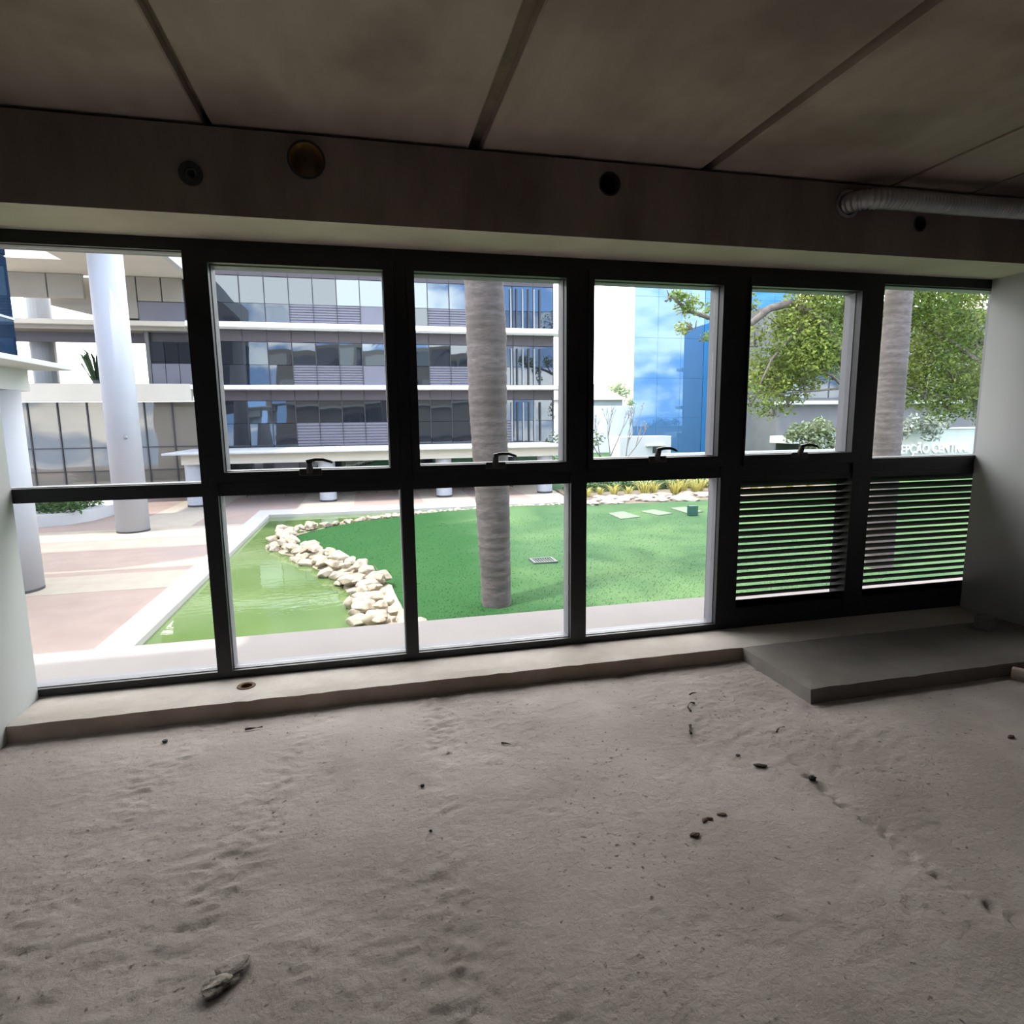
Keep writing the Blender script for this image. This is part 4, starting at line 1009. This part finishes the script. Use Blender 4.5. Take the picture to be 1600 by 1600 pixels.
# ================================================================== TERRACE BUILDING (left)
tb_ = empty('terrace_building', (-13, 36, G)); tag(tb_, 'cream terrace wing with open storeys under a high soffit at the far left', 'building')
obj('slab_edge', bevelled(boxbm(-26, -8.9, 36.0, 38.2, 6.55, 6.80), 0.02, 1), M['cream'], tb_)
obj('terrace_floor', boxbm(-26, -8.9, 36.3, 42, 6.35, 6.55), M['beige'], tb_)
obj('slab_edge', bevelled(boxbm(-26, -8.9, 36.0, 36.5, 2.72, 3.62), 0.02, 1), M['cream'], tb_)
obj('terrace_floor', boxbm(-26, -8.9, 36.5, 42, 3.2, 3.5), M['beige'], tb_)
obj('bulkhead', boxbm(-26, -8.9, 37.6, 37.8, 5.85, 6.35), M['bulkhead'], tb_)
# high soffit with a skylight opening
so = obj('soffit', boxbm(-30, -8.25, 23.5, 36.4, 8.98, 9.5), M['cream'], tb_)
cut(so, [boxbm(-22.0, -13.1, 28.4, 33.15, 8.5, 9.8)])
obj('edge_beam', boxbm(-8.25, -8.0, 23.5, 35.6, 8.72, 9.7), M['white'], tb_)
for x0, x1, z0, z1 in ((-17.2, -15.03, 7.80, 8.97), (-14.98, -13.42, 7.80, 8.97), (-11.62, -11.05, 6.90, 8.97), (-11.0, -9.90, 7.77, 8.97), (-9.85, -8.9, 7.77, 8.97)):
    obj('cladding_panel', bevelled(boxbm(x0, x1, 36.0, 36.25, z0, z1), 0.02, 1), M['beige'], tb_)
sb = B()
sa = [sb.verts.new((x, 36.7, z)) for x, z in ((-15.2, 8.97), (-11.5, 8.97), (-11.5, 6.60), (-12.6, 6.95), (-15.2, 7.55))]
sc_ = [sb.verts.new((v.co.x, 37.0, v.co.z)) for v in sa]
sb.faces.new(sa[::-1]); sb.faces.new(sc_)
for i in range(5): sb.faces.new((sa[i], sa[(i + 1) % 5], sc_[(i + 1) % 5], sc_[i]))
bmesh.ops.recalc_face_normals(sb, faces=sb.faces[:])
obj('stair_soffit', sb, M['beige'], tb_)
obj('spandrel_panel', boxbm(-11.03, -8.9, 36.05, 36.25, 6.8, 7.74), M['spandrel'], tb_)
for k in range(3):
    obj('glass_panel', boxbm(-10.9 + k * 0.68, -10.25 + k * 0.68, 36.9, 36.94, 4.75, 5.85), M['glass_dark'] if k else M['glass_mid'], tb_)
    obj('spandrel_panel', boxbm(-10.9 + k * 0.68, -10.25 + k * 0.68, 36.85, 36.94, 3.62, 4.72), M['spandrel'], tb_)
obj('core', boxbm(-10.9, -8.86, 37.0, 40, 3.55, 6.35), M['mullion'], tb_)
obj('core', boxbm(-11.7, -8.78, 36.3, 36.6, 6.81, 8.97), M['mullion'], tb_)
obj('side_wall', boxbm(-11.1, -10.92, 36.8, 41, 3.6, 6.4), M['greywall'], tb_)
obj('rear_column', lathe(B(), -16.85, 39.2, [(0.60, 3.5), (0.60, 6.36)], 24), M['colgrey'], tb_)
obj('rear_column', lathe(B(), -16.85, 39.2, [(0.60, 6.56), (0.60, 8.97)], 24), M['colgrey'], tb_)
for k in range(7):
    x0 = -18.3 + k * 1.36
    gp = obj('glass_panel', boxbm(x0 + 0.02, x0 + 1.34, 37.0, 37.03, G + 0.3, 2.72), M['glass_left'], tb_)
    obj('mullion', boxbm(x0 - 0.03, x0 + 0.03, 36.93, 37.05, G + 0.1, 2.72), M['mullion'], tb_)
obj('transom', boxbm(-18.3, -8.8, 36.95, 37.05, 0.28, 0.34), M['mullion'], tb_)
obj('transom', boxbm(-18.3, -8.8, 36.95, 37.05, -0.95, -0.90), M['mullion'], tb_)
obj('core', boxbm(-26, -8.88, 37.06, 40, G, 2.72), M['greywall'], tb_)
obj('column_base_wall', boxbm(-18.3, -8.88, 36.8, 36.92, G, G + 0.28), M['greywall'], tb_)

def column(x, y, r, z1, label):
    c = empty('column', (x, y, G)); tag(c, label, 'column')
    obj('shaft', lathe(B(), x, y, [(r, G + 0.07), (r, z1)], 48), M['colpaint'], c, smooth=True)
    obj('base_ring', lathe(B(), x, y, [(r * 1.005, G + 0.004), (r * 1.005, G + 0.07)], 48), M['dark'], c)
    return c
c2 = column(-8.74, 25.6, 0.555, 8.98, 'tall round white column standing free on the plaza, seen whole')
sp = B(); bmesh.ops.create_uvsphere(sp, u_segments=10, v_segments=6, radius=0.07)
o = obj('spotlight', sp, M['colgrey'], c2, local=True); o.location = (0.25, -0.53, 3.55)
column(-8.50, 17.0, 0.56, 2.35, 'round white column at the left edge under the flat white canopy')
cp = empty('canopy', (-8.5, 17, 2.35)); tag(cp, 'flat white canopy with a thin roof edge at the far left', 'canopy')
obj('canopy_slab', bevelled(boxbm(-16, -7.08, 8.5, 17.85, 2.86, 2.98), 0.012, 1), M['white'], cp)
obj('canopy_beam', boxbm(-16, -8.0, 16.2, 17.7, 2.35, 2.86), M['white'], cp)

nb = empty('glass_block', (-13, 21, G)); tag(nb, 'dark blue glass block above the flat canopy at the left edge', 'building')
obj('body', boxbm(-16, -9.24, 18.05, 19.96, 2.98, 9.5), M['mullion'], nb)
obj('support_wall', boxbm(-16, -13, 18.05, 19.9, G, 2.98), M['white'], nb)
for k in range(4):
    for z0, z1 in ((2.98, 4.36), (4.42, 6.0), (6.05, 7.6)):
        obj('glass_panel', boxbm(-12.8 + k * 0.9, -11.92 + k * 0.9, 18.0, 18.05, z0, z1), M['glass_navy'], nb)
for k in range(2):
    for z0, z1 in ((2.98, 4.36), (4.42, 6.0), (6.05, 7.6)):
        obj('glass_panel', boxbm(-9.24, -9.20, 18.06 + k * 0.96, 18.99 + k * 0.96, z0, z1), M['glass_navy'], nb)
obj('floor_line', boxbm(-12.8, -9.17, 17.96, 19.98, 4.36, 4.42), M['colpaint'], nb)

pl = empty('planter', (-12.3, 29.5, G)); tag(pl, 'low white curved planter holding a clipped green hedge on the plaza', 'planter')
arc = [(-40, 27.6), (-13.2, 27.6), (-12.0, 28.1), (-11.4, 29.0), (-11.2, 30.4), (-11.2, 33.5), (-40, 33.5)]
obj('planter_wall', prism(B(), arc, G, G + 0.48), M['white'], pl)
hc = [(-17.5 + (k % 10) * 0.62, 28.5 + (k // 10) * 0.9, G + 0.72, 0.5, 150) for k in range(30)]
foliage('hedge', hc, 0.09, M['leafhedge'], pl, 0.7)

# potted palm on the upper terrace
tp = empty('terrace_palm', (-13.9, 38, 3.5)); tag(tp, 'spiky potted palm on the open terrace beside the white column', 'plant')
obj('pot', lathe(B(), -13.9, 38, [(0.22, 3.5), (0.32, 3.95), (0.30, 3.95)], 16), M['greywall'], tp)
v, f = blades(30, 1.9, 1.3, 0.06); v = [(x - 13.9, y + 38, z + 3.9) for x, y, z in v]
obj('fronds', (v, f), M['leafblue'], tp)

# ================================================================== BLUE TOWER (right)
bt = empty('glass_tower', (36, 62, G)); tag(bt, 'tall blue mirror-glass tower reflecting sky and clouds', 'building')
obj('body', prism(B(), [(27.32, 60.1), (46.5, 60.1), (46.5, 74), (36.5, 74)], G, 19), M['glass_blue_deep'], bt)
for c in range(3):
    for r in range(5):
        obj('glass_panel', boxbm(27.3 + c * 2.64 + .01, 27.3 + (c + 1) * 2.64 - .01, 60.0, 60.06, G + r * 4.1 + .01, G + (r + 1) * 4.1 - .01), M['glass_blue'], bt)
for c in range(4):
    for r in range(5):
        obj('glass_panel', boxbm(35.28 + c * 2.75 + .01, 35.28 + (c + 1) * 2.75 - .01, 60.03, 60.08, G + r * 4.1 + .01, G + (r + 1) * 4.1 - .01), M['glass_blue_deep'], bt)

# ================================================================== GREY OFFICE AND SIGN WALL (right)
go = empty('grey_office', (50, 52, G)); tag(go, 'low grey office with thin white slab edges behind the big trees', 'building')
obj('body', boxbm(37.9, 80, 51, 59.5, G, 12), M['greywall'], go)
obj('slab_edge', boxbm(37.5, 80, 50, 51.2, 2.68, 3.02), M['white'], go)
obj('slab_edge', boxbm(37.5, 80, 50, 51.2, 7.2, 7.55), M['white'], go)
obj('canopy_slab', boxbm(37.2, 62, 47.8, 51.0, -0.85, -0.20), M['white'], go)
for k in range(9): obj('column', lathe(B(), 39.5 + k * 2.6, 48.6, [(0.3, G), (0.3, -0.85)], 14), M['colgrey'], go)
for k in range(12): obj('glass_panel', boxbm(38.2 + k * 2.6, 40.6 + k * 2.6, 50.94, 51.0, 3.3, 6.8), M['glass_mid'] if k % 3 == 0 else M['glass_dark'], go)

sw = empty('sign_wall', (43, 40.2, G)); tag(sw, 'pale sign wall with raised white letters at the lower right window', 'sign')
obj('wall_panel', bevelled(boxbm(33.5, 52, 40.0, 40.35, G, 0.42), 0.02, 1), M['signwall'], sw)
obj('coping', boxbm(33.4, 52.1, 39.9, 40.45, 0.42, 0.54), M['white'], sw)
fc = bpy.data.curves.new('lettering', 'FONT'); fc.body = 'RECEPÇÃO CENTRAL'; fc.size = 1.0; fc.extrude = 0.04; fc.offset = 0.012
fo = link(bpy.data.objects.new('lettering', fc)); bpy.context.view_layer.update()
lm = bpy.data.meshes.new_from_object(fo.evaluated_get(bpy.context.evaluated_depsgraph_get())); bpy.data.objects.remove(fo)
xs = [v.co.x for v in lm.vertices]; zs_ = [v.co.y for v in lm.vertices]
tw_, x0_ = max(xs) - min(xs), min(xs)
SX0, SX1 = 39.43, 47.75
for v in lm.vertices:
    v.co = Vector((SX0 + (v.co.x - x0_) / tw_ * (SX1 - SX0), 39.95 - v.co.z, -1.42 + v.co.y * 0.95))
lm.materials.clear(); setmat(lm, M['lettering'])
lo = bpy.data.objects.new('lettering', lm); lo.parent = sw; lo.location = -worldpos(sw); link(lo); lo['label'] = 'raised white capital letters'

# ================================================================== BEYOND THE GARDEN
thing_box('boundary_wall', (12.5, 36, 70, 70.4, G, 3.1), M['sunlitwhite'], 'long white boundary wall between the office and the blue tower', 'wall', bev=0.03)
lb = empty('white_kiosk', (27, 55, G)); tag(lb, 'small white flat-roofed kiosk at the foot of the blue tower', 'building')
obj('walls', bevelled(boxbm(23.5, 28.85, 54.5, 57, G, -0.15), 0.03, 1), M['white'], lb)
obj('window', boxbm(26.9, 27.7, 54.44, 54.5, -1.75, -1.15), M['glass_dark'], lb)
obj('window_ledge', boxbm(26.2, 28.2, 54.2, 54.5, -1.10, -1.0), M['white'], lb)
hs_ = empty('house', (33, 86, G)); tag(hs_, 'distant house with a pale pink tiled roof above the boundary wall', 'house')
obj('walls', boxbm(27.5, 37.4, 86, 95, G, 4.4), M['white'], hs_)
rf = B()
rv = [rf.verts.new(p) for p in ((26.8, 85.3, 4.35), (38.1, 85.3, 4.35), (38.1, 95.6, 4.35), (26.8, 95.6, 4.35), (29.5, 90.4, 6.9), (35.2, 90.4, 6.9))]
for q in ((0, 1, 5, 4), (1, 2, 5), (2, 3, 4, 5), (3, 0, 4), (3, 2, 1, 0)): rf.faces.new([rv[i] for i in q])
obj('roof', rf, M['rooftile'], hs_)
obj('window', boxbm(30.2, 31.6, 85.95, 86.0, 2.4, 3.6), M['glass_dark'], hs_)
def far_tree(x, y, z, r, n, label):
    t = tag(empty('garden_tree', (x, y, G)), label, 'tree')
    b = B(); tube(b, [(x, y, G), (x, y, z)], [.3, .15], 7); obj('trunk', b, M['bark'], t)
    foliage('foliage', [(x + random.uniform(-.5, .5) * r, y, z + random.uniform(-.35, .35) * r, r * .7, n // 5) for _ in range(5)], 0.32, M['leaffar'], t)
far_tree(42.5, 99, 6.4, 3.0, 900, 'pale green distant tree beside the pink tiled roof')
far_tree(34.8, 76, 3.4, 1.2, 300, 'small rounded distant tree in front of the house')
far_tree(13.4, 52, 2.0, 2.4, 700, 'sunlit distant tree close to the right end of the far office')
far_tree(14.2, 64, 3.2, 2.2, 500, 'taller distant tree behind the sunlit one at the office end')
